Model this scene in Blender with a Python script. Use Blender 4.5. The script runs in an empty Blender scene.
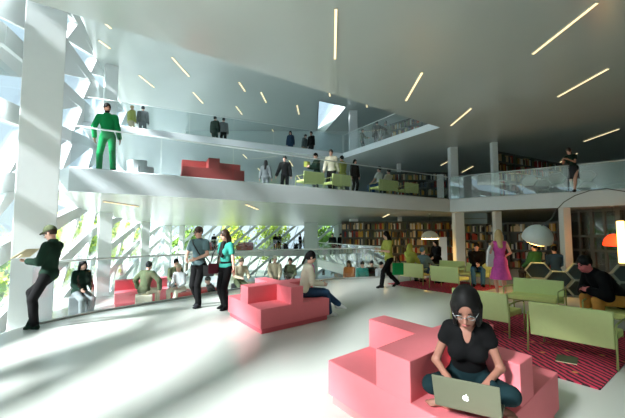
SKY, SUN, SUNDIR, EXPO = 1.0, 17.0, (.62, .55, -.50), 0.27
import bpy, bmesh, math, random
import numpy as np
from mathutils import Vector, Matrix
random.seed(7); rng = np.random.default_rng(7)
scene = bpy.context.scene
COL = scene.collection
PI = math.pi

# ------------------------------------------------------------------ camera
FPX = 360.0; TH = math.atan(26/360.0); CAMZ = 1.6
cam_d = bpy.data.cameras.new('camera'); cam_d.sensor_width = 36; cam_d.lens = 36*FPX/625
cam_d.clip_start = .05; cam_d.clip_end = 500
cam = bpy.data.objects.new('camera', cam_d); COL.objects.link(cam)
cam.location = (0, 0, CAMZ); cam.rotation_euler = (PI/2+TH, 0, 0)
scene.camera = cam
CT, ST = math.cos(TH), math.sin(TH)
def G(px, py, z=0.0):
    """world point where the sight line through a photo point meets the level z"""
    x = px-312.5; u = 209-py
    dy = FPX*CT-u*ST; dz = FPX*ST+u*CT
    t = (z-CAMZ)/dz
    return (x*t, dy*t)
def DX(px, Y, z=0.0):
    return (px-312.5)/FPX*(Y*CT+(z-CAMZ)*ST)
def proj(p):
    c = p[1]*CT+(p[2]-CAMZ)*ST; v = -p[1]*ST+(p[2]-CAMZ)*CT
    return (312.5+FPX*p[0]/c, 209-FPX*v/c, c)

# ------------------------------------------------------------------ materials
def lin(c):
    c = c/255.0
    return c/12.92 if c <= .04045 else ((c+.055)/1.055)**2.4
def rgb(r, g, b): return (lin(r), lin(g), lin(b), 1)
MATS = {}
def mat(name, col, rough=.6, metal=0.0, noise=.06, scale=8.0, emit=None, estr=0.0, spec=.5, coat=0.0, bump=0.0):
    if name in MATS: return MATS[name]
    m = bpy.data.materials.new(name); m.use_nodes = True
    nt = m.node_tree; b = nt.nodes['Principled BSDF']
    b.inputs['Roughness'].default_value = rough; b.inputs['Metallic'].default_value = metal
    b.inputs['Specular IOR Level'].default_value = spec; b.inputs['Coat Weight'].default_value = coat
    tc = nt.nodes.new('ShaderNodeTexCoord'); n = nt.nodes.new('ShaderNodeTexNoise')
    n.inputs['Scale'].default_value = scale; n.inputs['Detail'].default_value = 4
    nt.links.new(tc.outputs['Object'], n.inputs['Vector'])
    r = nt.nodes.new('ShaderNodeMapRange')
    r.inputs['To Min'].default_value = 1-noise; r.inputs['To Max'].default_value = 1+noise
    nt.links.new(n.outputs['Fac'], r.inputs['Value'])
    mx = nt.nodes.new('ShaderNodeVectorMath'); mx.operation = 'SCALE'
    mx.inputs[0].default_value = col[:3]
    nt.links.new(r.outputs['Result'], mx.inputs['Scale'])
    nt.links.new(mx.outputs['Vector'], b.inputs['Base Color'])
    if bump:
        bp = nt.nodes.new('ShaderNodeBump'); bp.inputs['Strength'].default_value = bump
        bp.inputs['Distance'].default_value = .01
        nt.links.new(n.outputs['Fac'], bp.inputs['Height']); nt.links.new(bp.outputs['Normal'], b.inputs['Normal'])
    if emit:
        b.inputs['Emission Color'].default_value = emit; b.inputs['Emission Strength'].default_value = estr
    MATS[name] = m
    return m
def glass(name, tint, refl=1.0, rough=.0):
    m = bpy.data.materials.new(name); m.use_nodes = True
    nt = m.node_tree; nt.nodes.clear()
    out = nt.nodes.new('ShaderNodeOutputMaterial'); t = nt.nodes.new('ShaderNodeBsdfTransparent')
    t.inputs['Color'].default_value = tint
    g = nt.nodes.new('ShaderNodeBsdfGlossy'); g.inputs['Roughness'].default_value = rough
    f = nt.nodes.new('ShaderNodeLayerWeight'); f.inputs['Blend'].default_value = .5
    pw = nt.nodes.new('ShaderNodeMath'); pw.operation = 'POWER'; pw.inputs[1].default_value = 4.0
    nt.links.new(f.outputs['Facing'], pw.inputs[0])
    mu = nt.nodes.new('ShaderNodeMath'); mu.operation = 'MULTIPLY_ADD'; mu.inputs[1].default_value = .8*refl; mu.inputs[2].default_value = .04*refl
    mu.use_clamp = True
    nt.links.new(pw.outputs[0], mu.inputs[0])
    mx = nt.nodes.new('ShaderNodeMixShader')
    nt.links.new(mu.outputs[0], mx.inputs['Fac']); nt.links.new(t.outputs[0], mx.inputs[1]); nt.links.new(g.outputs[0], mx.inputs[2])
    nt.links.new(mx.outputs[0], out.inputs['Surface'])
    MATS[name] = m
    return m

M_floor = mat('poured floor', rgb(204, 207, 200), .22, noise=.03, scale=.7, spec=.5)
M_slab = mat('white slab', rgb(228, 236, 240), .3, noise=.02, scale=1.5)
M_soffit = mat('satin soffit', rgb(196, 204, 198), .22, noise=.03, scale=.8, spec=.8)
M_white = mat('white steel', rgb(232, 236, 236), .45, noise=.02)
M_wall = mat('pale wall', rgb(205, 216, 213), .6, noise=.03, scale=2)
M_dark = mat('dark grey panel', rgb(58, 66, 64), .4)
M_blue = mat('blue grey panel', rgb(120, 142, 146), .4)
M_pink = mat('pink foam upholstery', rgb(240, 122, 132), .75, noise=.03, scale=14)
M_red = mat('brick red upholstery', rgb(186, 84, 80), .75, noise=.03, scale=14)
M_pinklit = mat('lit pink foam upholstery', rgb(242, 130, 138), .75, noise=.03, scale=14)  # pink foam lightened: the nearest sofa's stronger light is in the colour
M_pinkdklit = mat('lit pink base upholstery', rgb(236, 136, 136), .75, noise=.03, scale=14)  # same sofa's base, its extra light painted into the pink
M_pinkdk = mat('pink base upholstery', rgb(214, 96, 108), .75, noise=.03, scale=14)
M_green = mat('lime green upholstery', rgb(214, 228, 156), .6, noise=.04, scale=20)
M_greenlt = mat('lime green seat cushion', rgb(232, 240, 148), .6, noise=.04, scale=20)
M_tube = mat('pale green steel tube', rgb(168, 180, 110), .35, metal=.3)
M_strip = mat('light strip diffuser', rgb(240, 226, 190), .5, emit=rgb(250, 226, 176), estr=1.3)
M_stripb = mat('light strip body', rgb(190, 190, 180), .5)
M_glass = glass('clear railing glass', (.92, .95, .965, 1), 1.5)
M_glass2 = glass('mirror-like railing glass', (.82, .92, .90, 1), 5.0)
M_pane = glass('facade glass', (.94, .98, 1, 1), .6)
M_rail = mat('bright steel rail', rgb(225, 232, 230), .3, metal=.5)
M_shelf = mat('grey steel shelf', rgb(92, 98, 94), .45)
M_skin = mat('light skin', rgb(222, 172, 150), .55, noise=.04, scale=30)
M_skint = mat('tan skin', rgb(186, 132, 108), .5, noise=.04, scale=30)
M_skind = mat('brown skin', rgb(130, 84, 62), .5, noise=.04, scale=30)
def cloth(name, r, g, b, n=.10): return mat(name, rgb(r, g, b), .9, noise=n, scale=18, spec=.2)
M_black = cloth('black cloth', 13, 13, 14)
M_char = cloth('charcoal cloth', 48, 50, 54)
M_grey = cloth('grey cloth', 118, 124, 124)
M_teal = cloth('teal cloth', 62, 158, 142)
M_bluegrey = cloth('blue grey cloth', 98, 122, 126)
M_skinshade = mat('backlit tan skin', rgb(160, 110, 92), .55, noise=.04, scale=30)  # skin colour darkened to hold the shade of the backlit woman
M_jeans = cloth('washed blue denim', 62, 108, 142)
M_denim = cloth('blue denim', 46, 74, 104)
M_denimdk = cloth('dark teal denim', 15, 38, 42)
M_greensuit = cloth('bright green cloth', 22, 140, 78, .16)
M_greendk = cloth('bottle green cloth', 20, 44, 32)
M_moss = cloth('moss green cloth', 44, 92, 60)
M_olive = cloth('olive cloth', 84, 92, 66)
M_beige = cloth('beige cloth', 190, 176, 146)
M_cream = cloth('cream cloth', 222, 214, 190)
M_yellow = cloth('yellow green cloth', 166, 170, 80)
M_whitec = cloth('white cloth', 226, 228, 228)
M_pinkc = cloth('magenta pink cloth', 222, 92, 178, .3)
M_orange = cloth('orange brown cloth', 206, 146, 70, .2)
M_orangec = cloth('orange cloth', 212, 134, 72)
M_redc = cloth('dull red cloth', 178, 62, 58)
M_maroon = cloth('maroon cloth', 74, 26, 36)
M_hairk = mat('black hair', rgb(12, 10, 9), .6, spec=.25, noise=.2, scale=40)
M_hairb = mat('brown hair', rgb(62, 42, 30), .5, noise=.2, scale=40)
M_hairy = mat('blonde hair', rgb(206, 176, 124), .5, noise=.2, scale=40)
M_eye = mat('dark eye', rgb(25, 18, 16), .2)
M_lip = mat('rose lip', rgb(170, 92, 88), .5)
M_alu = mat('brushed aluminium', rgb(112, 115, 94), .5, metal=.3, noise=.03)
M_leather = mat('black leather', rgb(28, 26, 26), .4)
M_paper = mat('paper', rgb(226, 214, 176), .8)

# ------------------------------------------------------------------ mesh helpers
class MB:
    def __init__(s): s.bm = bmesh.new(); s.mi = 0
    def _set(s, n0):
        s.bm.faces.ensure_lookup_table()
        for f in s.bm.faces[n0:]: f.material_index = s.mi
    def box(s, c, size, rotz=0, M=None, bev=0.0):
        n0 = len(s.bm.faces)
        mtx = Matrix.Translation(c) @ Matrix.Rotation(rotz, 4, 'Z')
        if M is not None: mtx = Matrix.Translation(c) @ M
        r = bmesh.ops.create_cube(s.bm, size=1.0, matrix=mtx @ Matrix.Diagonal((*size, 1)))
        if bev:
            es = list({e for v in r['verts'] for e in v.link_edges})
            bmesh.ops.bevel(s.bm, geom=es, offset=bev, segments=2, affect='EDGES', profile=.6)
        s._set(n0); return s
    def prism(s, pts, z0, z1):
        n0 = len(s.bm.faces)
        a = sum(pts[i][0]*pts[(i+1) % len(pts)][1]-pts[(i+1) % len(pts)][0]*pts[i][1] for i in range(len(pts)))
        if a < 0: pts = pts[::-1]
        lo = [s.bm.verts.new((p[0], p[1], z0)) for p in pts]; hi = [s.bm.verts.new((p[0], p[1], z1)) for p in pts]
        s.bm.faces.new(lo[::-1]); s.bm.faces.new(hi)
        for i in range(len(pts)):
            j = (i+1) % len(pts); s.bm.faces.new((lo[i], lo[j], hi[j], hi[i]))
        s._set(n0); return s
    def poly(s, pts, off):
        """solid plate: planar polygon pts thickened by the vector off"""
        n0 = len(s.bm.faces); off = Vector(off)
        a = [s.bm.verts.new(p) for p in pts]; b = [s.bm.verts.new(Vector(p)+off) for p in pts]
        fs = [s.bm.faces.new(a[::-1]), s.bm.faces.new(b)]
        for i in range(len(pts)):
            j = (i+1) % len(pts); fs.append(s.bm.faces.new((a[i], a[j], b[j], b[i])))
        bmesh.ops.recalc_face_normals(s.bm, faces=fs)
        s._set(n0); return s
    def tube(s, pts, r, n=8, cap=True):
        n0 = len(s.bm.faces); pts = [Vector(p) for p in pts]; rings = []
        rs = r if isinstance(r, (list, tuple)) else [r]*len(pts)
        t0 = (pts[1]-pts[0]).normalized(); up = Vector((0, 0, 1)) if abs(t0.z) < .9 else Vector((1, 0, 0))
        x = t0.cross(up).normalized()
        for i, p in enumerate(pts):
            t = (pts[min(i+1, len(pts)-1)]-pts[max(i-1, 0)]).normalized()
            x = (x-t*x.dot(t)).normalized(); y = t.cross(x)
            rings.append([s.bm.verts.new(p+(x*math.cos(2*PI*k/n)+y*math.sin(2*PI*k/n))*rs[i]) for k in range(n)])
        for a, b in zip(rings, rings[1:]):
            for k in range(n):
                f = s.bm.faces.new((a[k], a[(k+1) % n], b[(k+1) % n], b[k])); f.smooth = True
        if cap:
            s.bm.faces.new(rings[0][::-1]); s.bm.faces.new(rings[-1])
        s._set(n0); return s
    def lathe(s, prof, c=(0, 0, 0), n=24):
        n0 = len(s.bm.faces); rings = []
        for r, z in prof:
            rings.append([s.bm.verts.new((c[0]+max(r, 1e-4)*math.cos(2*PI*k/n), c[1]+max(r, 1e-4)*math.sin(2*PI*k/n), c[2]+z)) for k in range(n)])
        for a, b in zip(rings, rings[1:]):
            for k in range(n):
                f = s.bm.faces.new((a[k], a[(k+1) % n], b[(k+1) % n], b[k])); f.smooth = True
        s._set(n0); return s
    def build(s, name, mats, parent=None, loc=(0, 0, 0), rotz=0):
        me = bpy.data.meshes.new(name); s.bm.to_mesh(me); s.bm.free()
        for m in (mats if isinstance(mats, (list, tuple)) else [mats]): me.materials.append(m)
        o = bpy.data.objects.new(name, me); COL.objects.link(o); o.location = loc; o.rotation_euler = (0, 0, rotz)
        if parent: o.parent = parent
        return o
def tag(o, label=None, cat=None, group=None, kind=None):
    if label: o['label'] = label
    if cat: o['category'] = cat
    if group: o['group'] = group
    if kind: o['kind'] = kind
    return o
def empty(name, loc, rz=0, label=None, cat=None, group=None):
    o = bpy.data.objects.new(name, None); COL.objects.link(o); o.empty_display_size = .2
    o.location = loc; o.rotation_euler = (0, 0, rz)
    return tag(o, label, cat, group)
def struct(o, label=None): o['kind'] = 'structure'; (label and tag(o, label)); return o
KIDS = {}
def copy_tree(o, parent=None):
    c = o.copy(); COL.objects.link(c)
    if parent: c.parent = parent
    for ch in list(o.children): copy_tree(ch, c)
    return c
def dup(proto, loc, rz, label, group=None):
    c = copy_tree(proto); c.location = loc; c.rotation_euler = (0, 0, rz); c['label'] = label
    if group: c['group'] = group
    return c
def yaw(dx, dy): return math.atan2(dx, -dy)

# ------------------------------------------------------------------ building shell
U = Vector((.80, .60, 0)); V = Vector((-.56, .83, 0)); W = Vector((.76, .65, 0))
Z2B, Z2T, Z3B, Z3T, ZC = 2.7, 3.3, 6.0, 6.3, 10.2
FAC = [(-4.9, -7), (-5.1, 2.5), (-6.3, 6.9), (-7.7, 10.0), (-11.3, 18.3), (-14.8, 30), (-17.8, 43.5)]
BX1 = 2.6
A2 = G(68, 191, Z2B); B2 = G(450, 212, Z2B); C2 = G(625, 205.2, Z2B)
dC = (C2[0]-B2[0], C2[1]-B2[1]); C2e = (B2[0]+dC[0]*2.6, B2[1]+dC[1]*2.6)
N1 = G(118, 28, Z3B); N2 = G(440, 127.5, Z3B); N3 = G(343, 158.5, Z3B); N4 = G(120, 133, Z3B)
def along(a, b, t): return (a[0]+(b[0]-a[0])*t, a[1]+(b[1]-a[1])*t)
N1e = along(N2, N1, 1.14); N4e = along(N3, N4, 1.12)
EDGE = [(-5.25, 4.6), (-5.05, 6.5), (-4.62, 7.55), (-3.75, 8.75), (-2.75, 10.2), (-1.6, 11.8), (.0, 12.9), (1.5, 13.6), (2.85, 13.9)]
floor_poly = [(-5.1, -7), (-5.2, 3.5)]+EDGE+[(2.9, 14.6), (.35, 24), (.35, 36), (BX1, 36), (BX1, 44), (26, 44), (26, -7)]
struct(MB().prism(floor_poly, -.5, 0).build('floor', M_floor))
PLAT = [(-6.6, 4.4), (-7.4, 9.4), (-8.6, 12.2), (-6.5, 12.8), (-3.3, 14.2), (1.6, 16.4), (2.76, 15.0)]
plat_poly = EDGE[::-1]+[(-6.0, 4.4)]+PLAT[1:]
struct(MB().prism(plat_poly, -.75, -.5).build('floor_landing', M_floor))
struct(MB().prism([(-13.5, 36), (BX1, 36), (BX1, 43.3), (-13.5, 43.3)], -.5, 0).build('floor_back', M_floor))
low = [(x+.15, y) for x, y in FAC]+[(26, 43.4), (26, -7)]
struct(MB().prism(low, -3.6, -3.3).build('floor_lower', M_floor))
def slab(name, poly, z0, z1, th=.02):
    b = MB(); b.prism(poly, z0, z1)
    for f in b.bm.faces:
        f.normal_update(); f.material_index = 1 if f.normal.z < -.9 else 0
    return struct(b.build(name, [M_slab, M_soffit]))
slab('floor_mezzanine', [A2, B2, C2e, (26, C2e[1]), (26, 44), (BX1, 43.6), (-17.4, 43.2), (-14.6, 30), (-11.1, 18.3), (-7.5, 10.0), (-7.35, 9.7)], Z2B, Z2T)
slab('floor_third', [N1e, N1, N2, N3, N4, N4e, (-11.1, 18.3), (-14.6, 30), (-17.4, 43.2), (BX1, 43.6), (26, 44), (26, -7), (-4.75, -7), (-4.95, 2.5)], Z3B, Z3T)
# top ceiling with a triangular roof light
SK = [G(319, 101, ZC), G(346, 107, ZC), G(317, 141, ZC)]
b = MB()
outer = [(x+.1, y) for x, y in FAC]+[(26, 44), (26, -7)]
ov = [b.bm.verts.new((*p, ZC)) for p in outer]; iv = [b.bm.verts.new((*p, ZC)) for p in SK]
es = [b.bm.edges.new((l[i], l[(i+1) % len(l)])) for l in (ov, iv) for i in range(len(l))]
bmesh.ops.triangle_fill(b.bm, use_beauty=True, use_dissolve=False, edges=es)
sk = [Vector((*p, ZC)) for p in SK]; cen = sum(sk, Vector())/3
for i in range(3):
    p, q = sk[i], sk[(i+1) % 3]; n = ((p+q)/2-cen); n.z = 0; n.normalize()
    b.poly([p, q, q+Vector((0, 0, 1.1)), p+Vector((0, 0, 1.1))], n*.2)
bmesh.ops.recalc_face_normals(b.bm, faces=b.bm.faces)
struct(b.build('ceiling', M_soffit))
struct(MB().poly([v+Vector((0, 0, 1.0)) for v in sk], (0, 0, .04)).build('window_3', M_pane))

# diagrid facades
def facade(name, pts, zmin, zmax, a, rise, pitch, lean, bandw, mullw, inward, fill_z, ph=0):
    f = MB(); g = MB(); S = [0]
    for p, q in zip(pts, pts[1:]): S.append(S[-1]+math.dist(p, q))
    def P(s, z, off=0):
        s = min(max(s, 0), S[-1])
        for i in range(len(pts)-1):
            if s <= S[i+1] or i == len(pts)-2: break
        t = (s-S[i])/(S[i+1]-S[i]); p, q = pts[i], pts[i+1]
        d = Vector((q[0]-p[0], q[1]-p[1], 0)).normalized(); n = Vector((d.y, -d.x, 0))*inward
        return Vector((p[0]+(q[0]-p[0])*t, p[1]+(q[1]-p[1])*t, z))+n*off
    def N(s):
        v = P(s, 0, 1)-P(s, 0, 0); return v
    k0 = int((zmin-rise*S[-1])/pitch)-1; k1 = int(zmax/pitch)+1
    for k in range(k0, k1+1):
        # band k, broken at the bends
        st = sorted(set([i*2.0 for i in range(int(S[-1]/2)+1)]+S))
        for s0, s1 in zip(st, st[1:]):
            if s1-s0 < .05: continue
            za, zb = k*pitch+rise*s0, k*pitch+rise*s1
            if zb+bandw < zmin or za > zmax: continue
            q = [(s0, max(za, zmin)), (s1, max(zb, zmin)), (s1, min(zb+bandw, zmax)), (s0, min(za+bandw, zmax))]
            if q[3][1]-q[0][1] < .01 or q[2][1]-q[1][1] < .01: continue
            f.poly([P(s, z) for s, z in q], N((s0+s1)/2)*.16)
        n = int(S[-1]/a)+2
        for j in range(-2, n):
            s0 = j*a+k*lean+ph-rise*0
            zb = lambda s: k*pitch+rise*s+bandw
            s1 = s0+lean
            if s0 < .1 or s1+mullw > S[-1] or zb(s0) < zmin or zb(s0)+pitch-bandw > zmax: continue
            h = pitch-bandw
            f.poly([P(s0, zb(s0), .03), P(s0+mullw, zb(s0+mullw), .03), P(s1+mullw, zb(s1+mullw)+h-rise*0, .03), P(s1, zb(s1)+h, .03)], N(s0)*.16)
            zz = zb(s0)
            w = .92*a if zz > fill_z else .0
            if w and s1+w < S[-1]:
                f.poly([P(s0+mullw, zb(s0), .06), P(s1+w, zb(s1+w)+h, .02), P(s1, zb(s1)+h, .12)], N(s0)*.08)
            elif fill_z < 50 and s1+.3*a < S[-1]:
                f.poly([P(s0+mullw, zb(s0), .06), P(s1+.28*a, zb(s1+.28*a)+h, .02), P(s1, zb(s1)+h, .12)], N(s0)*.08)
    for i in range(len(pts)-1):
        d = N((S[i]+S[i+1])/2)
        g.poly([P(S[i]+.001, zmin), P(S[i+1]-.001, zmin), P(S[i+1]-.001, zmax), P(S[i]+.001, zmax)], d*-.03)
    return f, g
f, g = facade('left', FAC, -4.2, 10.2, 4.6, .17, 1.5, 1.5, .42, .14, 1, 2.6, .8)
struct(f.build('wall_left', M_white)); struct(g.build('window_1', M_pane))
f, g = facade('back', [FAC[-1], (BX1, 44)], -4.2, 10.2, 1.5, .85, 1.35, .5, .36, .11, 1, 99, .6)
struct(f.build('wall_back', M_white)); struct(g.build('window_2', M_pane))
# other walls
struct(MB().box((BX1+.15, 40, 1.2), (.3, 8.2, 3.0)).build('wall_pier', M_wall))
struct(MB().box((26, 18.5, 3.2), (.3, 51, 14)).build('wall_right', M_wall))
struct(MB().box((14.3, 44.1, 3.2), (23.4, .3, 14)).build('wall_end', M_wall))
struct(MB().box((10.5, -7.1, 3.2), (31, .3, 14)).build('wall_front_unseen', M_wall))  # unseen wall behind the camera, added to block light from there
struct(MB().box((-2, 29.5, (Z3T+ZC)/2), (17, .3, ZC-Z3T)).build('wall_upper', M_wall))
# columns
def column(px, Y, w, z0, z1, m=M_white, d=None, rz=0):
    d = d or w
    X = DX(px, Y, 1.6)
    o = MB().box((0, 0, (z0+z1)/2), (w, d, z1-z0), bev=.015).build('column', m, loc=(X, Y, 0), rotz=rz); struct(o); return o
RZ = math.atan2(.6, .8)
c1 = column(31, 7.25, .68, -3.3, ZC, rz=RZ)
c1.location.x = -5.57
column(104.5, 17.9, .58, -3.3, ZC, rz=RZ); column(145, 30, .62, -3.3, ZC, rz=RZ)
column(168.5, 41.5, .6, -3.3, Z2B); column(182, 41.8, .5, -3.3, Z2B)
column(311, 33.5, 1.25, 0-3.3, Z2B, M_wall, .5)
column(354, 24.6, .55, 0, ZC); column(400, 22.0, .22, 0, Z3B)
column(458.5, 17.9, .44, 0, Z2B); column(455, 17.9, .38, Z2T, Z3B)
column(497, 16.9, .26, Z2T, Z3B); column(497.5, 16.9, .30, 0, Z2B)
column(565.5, 14.6, .30, 0, Z2B)
# outside ground
struct(MB().box((-8, 30, -4.4), (150, 150, .4)).build('ground_outside', mat('pale paving', rgb(176, 180, 160), .9, noise=.2, scale=.5)))

# right hand glazed partition behind the lounge
p0 = Vector((DX(571, 16.2), 16.2, 0)); p1 = Vector((DX(672, 12.6), 12.6, 0))
dr = (p1-p0).normalized(); nr = Vector((-dr.y, dr.x, 0)); L = (p1-p0).length
rz = math.atan2(dr.y, dr.x)
w = MB()
w.box((p0+p1)/2+nr*1.6+Vector((0, 0, 1.35)), (L+3, .1, 2.7), rz)
struct(w.build('wall_partition', M_dark))
win = MB()
nb = 7
for i in range(nb+1):
    win.box(p0+dr*(L*i/nb)+Vector((0, 0, 1.35)), (.09 if i % 2 else .17, .12, 2.7), rz)
for z in (.06, .95, 1.55, 2.62): win.box((p0+p1)/2+Vector((0, 0, z)), (L, .1, .1), rz)
wo = struct(win.build('window_4', M_shelf))
struct(MB().box((p0+p1)/2+Vector((0, 0, 1.35))-nr*.02, (L, .02, 2.5), rz).build('pane', M_glass, wo))
# ------------------------------------------------------------------ people: signed-distance bodies meshed as one continuous surface
def surface_nets(F, o, h):
    S = F < 0
    nx, ny, nz = F.shape
    c = np.zeros((nx-1, ny-1, nz-1), np.int8)
    OFF = [(i, j, k) for i in (0, 1) for j in (0, 1) for k in (0, 1)]
    sl = lambda A, q: A[q[0]:nx-1+q[0], q[1]:ny-1+q[1], q[2]:nz-1+q[2]]
    for q in OFF: c += sl(S, q)
    act = (c > 0) & (c < 8)
    ijk = np.argwhere(act); n = len(ijk)
    idx = -np.ones(act.shape, np.int64); idx[act] = np.arange(n)
    acc = np.zeros((n, 3)); cnt = np.zeros(n)
    vals = {q: F[ijk[:, 0]+q[0], ijk[:, 1]+q[1], ijk[:, 2]+q[2]] for q in OFF}
    for q in OFF:
        for ax in range(3):
            if q[ax]: continue
            r = list(q); r[ax] = 1; r = tuple(r)
            f0, f1 = vals[q], vals[r]; m = (f0 < 0) != (f1 < 0)
            t = np.where(m, f0/np.where(m, f0-f1, 1), 0)
            p = np.tile(np.array(q, float), (n, 1)); p[:, ax] += t
            acc += p*m[:, None]; cnt += m
    verts = o+h*(ijk+acc/cnt[:, None])
    quads = []
    for ax in range(3):
        d1, d2 = (ax+1) % 3, (ax+2) % 3
        a = [slice(1, -1)]*3; a[ax] = slice(0, -1); bsl = list(a); bsl[ax] = slice(1, None)
        s0, s1 = S[tuple(a)], S[tuple(bsl)]
        e = np.argwhere(s0 != s1)
        if not len(e): continue
        inside = s0[tuple(e.T)]
        base = e.copy(); base[:, d1] += 1; base[:, d2] += 1
        def cell(o1, o2):
            q = base.copy(); q[:, d1] += o1; q[:, d2] += o2
            return idx[tuple(q.T)]
        Q = np.stack([cell(-1, -1), cell(0, -1), cell(0, 0), cell(-1, 0)], 1)
        Q[~inside] = Q[~inside][:, ::-1]
        quads.append(Q)
    return verts, np.concatenate(quads)
def C(a, b, ra, rb=None, k=.025): return ('c', np.array(a, float), np.array(b, float), ra, ra if rb is None else rb, k)
def E(c, r, R=None, k=.03): return ('e', np.array(c, float), np.array(r, float), np.eye(3) if R is None else R, k)
def field(prims, X, o, h, infl, F=None):
    n = X
    for p in prims:
        k = p[-1]
        if p[0] == 'c':
            r = max(p[3], p[4]); lo = np.minimum(p[1], p[2])-r; hi = np.maximum(p[1], p[2])+r
        else:
            r = np.max(p[2]); lo = p[1]-r; hi = p[1]+r
        mg = infl+k+2*h
        i0 = np.maximum(np.floor((lo-mg-o)/h).astype(int), 0); i1 = np.minimum(np.ceil((hi+mg-o)/h).astype(int)+1, n)
        if (i1 <= i0).any(): continue
        ax = [o[d]+h*np.arange(i0[d], i1[d]) for d in range(3)]
        Q = np.stack(np.meshgrid(*ax, indexing='ij'), -1)
        if p[0] == 'c':
            ab = p[2]-p[1]; pa = Q-p[1]; L = max(ab@ab, 1e-9)
            t = np.clip(pa@ab/L, 0, 1)
            d = np.linalg.norm(pa-t[..., None]*ab, axis=-1)-(p[3]+(p[4]-p[3])*t)
        else:
            q = (Q-p[1])@p[3]
            k0 = np.linalg.norm(q/p[2], axis=-1); k1 = np.linalg.norm(q/(p[2]**2), axis=-1)
            d = np.where(k1 > 1e-6, k0*(k0-1)/np.maximum(k1, 1e-6), -np.min(p[2]))
        d = d-infl
        s = (slice(i0[0], i1[0]), slice(i0[1], i1[1]), slice(i0[2], i1[2]))
        f = F[s]; hh = np.maximum(k-np.abs(f-d), 0)/k
        F[s] = np.minimum(f, d)-hh*hh*k*.25
    return F
def sdf_mesh(name, prims, h, infl=0.0, cuts=(), subs=(), scale=1.0):
    lo = np.min([np.minimum(p[1], p[2])-max(p[3], p[4]) if p[0] == 'c' else p[1]-np.max(p[2]) for p in prims], 0)-infl-3*h-.02
    hi = np.max([np.maximum(p[1], p[2])+max(p[3], p[4]) if p[0] == 'c' else p[1]+np.max(p[2]) for p in prims], 0)+infl+3*h+.02
    n = np.ceil((hi-lo)/h).astype(int)+1
    F = np.full(n, 1.0)
    field(prims, n, lo, h, infl, F)
    if cuts:
        ax = [lo[d]+h*np.arange(n[d]) for d in range(3)]
        for cut in cuts:
            c, nn = np.array(cut[0], float), np.array(cut[1], float); nn /= np.linalg.norm(nn)
            D = ((ax[0]-c[0])*nn[0])[:, None, None]+((ax[1]-c[1])*nn[1])[None, :, None]+((ax[2]-c[2])*nn[2])[None, None, :]
            if len(cut) > 2:
                q = np.sqrt(((ax[0]-c[0])**2)[:, None, None]+((ax[1]-c[1])**2)[None, :, None]+((ax[2]-c[2])**2)[None, None, :])
                D = np.minimum(D, cut[2]-q)
            F = np.maximum(F, D)
    if subs:
        B = np.full(n, 1.0); field(subs, n, lo, h, 0, B); F = np.maximum(F, -B)
    F[0] = F[-1] = 1; F[:, 0] = F[:, -1] = 1; F[:, :, 0] = F[:, :, -1] = 1
    if not (F < 0).any(): return None
    v, q = surface_nets(F, lo, h)
    me = bpy.data.meshes.new(name)
    me.from_pydata((v*scale).tolist(), [], q.tolist())
    me.polygons.foreach_set('use_smooth', [True]*len(me.polygons)); me.update()
    return me
def rx(a): a = math.radians(a); return np.array([[1, 0, 0], [0, math.cos(a), -math.sin(a)], [0, math.sin(a), math.cos(a)]])
def ry(a): a = math.radians(a); return np.array([[math.cos(a), 0, math.sin(a)], [0, 1, 0], [-math.sin(a), 0, math.cos(a)]])
def rzm(a): a = math.radians(a); return np.array([[math.cos(a), -math.sin(a), 0], [math.sin(a), math.cos(a), 0], [0, 0, 1]])
def nz(v): v = np.array(v, float); return v/max(np.linalg.norm(v), 1e-9)
def ik(a, c, l1, l2, pole):
    a, c = np.array(a, float), np.array(c, float); d = c-a; L = np.linalg.norm(d)
    Lc = min(max(L, abs(l1-l2)+.01), (l1+l2)*.999); dn = d/max(L, 1e-9)
    x = (l1*l1-l2*l2+Lc*Lc)/(2*Lc); hgt = math.sqrt(max(l1*l1-x*x, 0))
    p = np.array(pole, float); p = p-dn*(p@dn); p = nz(p)
    return a+dn*x+p*hgt, a+dn*Lc

def hand(w, d, n, side, big):
    """palm, four bent fingers of unequal length and a thumb off the side of the palm"""
    d = nz(d); n = nz(np.array(n)-d*(np.array(n)@d)); s = np.cross(n, d)*side
    R = np.stack([s, n, d], 1)
    P = [E(w+d*.052, (.042, .017, .056), R, .015)]
    kf = .003 if big else .006; rf = .0085 if big else .010
    for i, (o, ln) in enumerate(((-.031, .060), (-.011, .075), (.010, .080), (.030, .070))):
        b = w+d*.092+s*o; m = b+nz(d*1+n*.25)*ln*.55; e = m+nz(d*.7+n*.75)*ln*.5
        P += [C(b-d*.02, m, rf, rf*.95, kf), C(m, e, rf*.95, rf*.8, kf)]
    t0 = w+d*.028+s*.030; t1 = t0+nz(s*.8+d*.7+n*.2)*.042; t2 = t1+nz(s*.15+d*1+n*.25)*.034
    P += [C(t0, t1, .012, .0105, .008), C(t1, t2, .0105, .0085, .004)]
    return P

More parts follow.
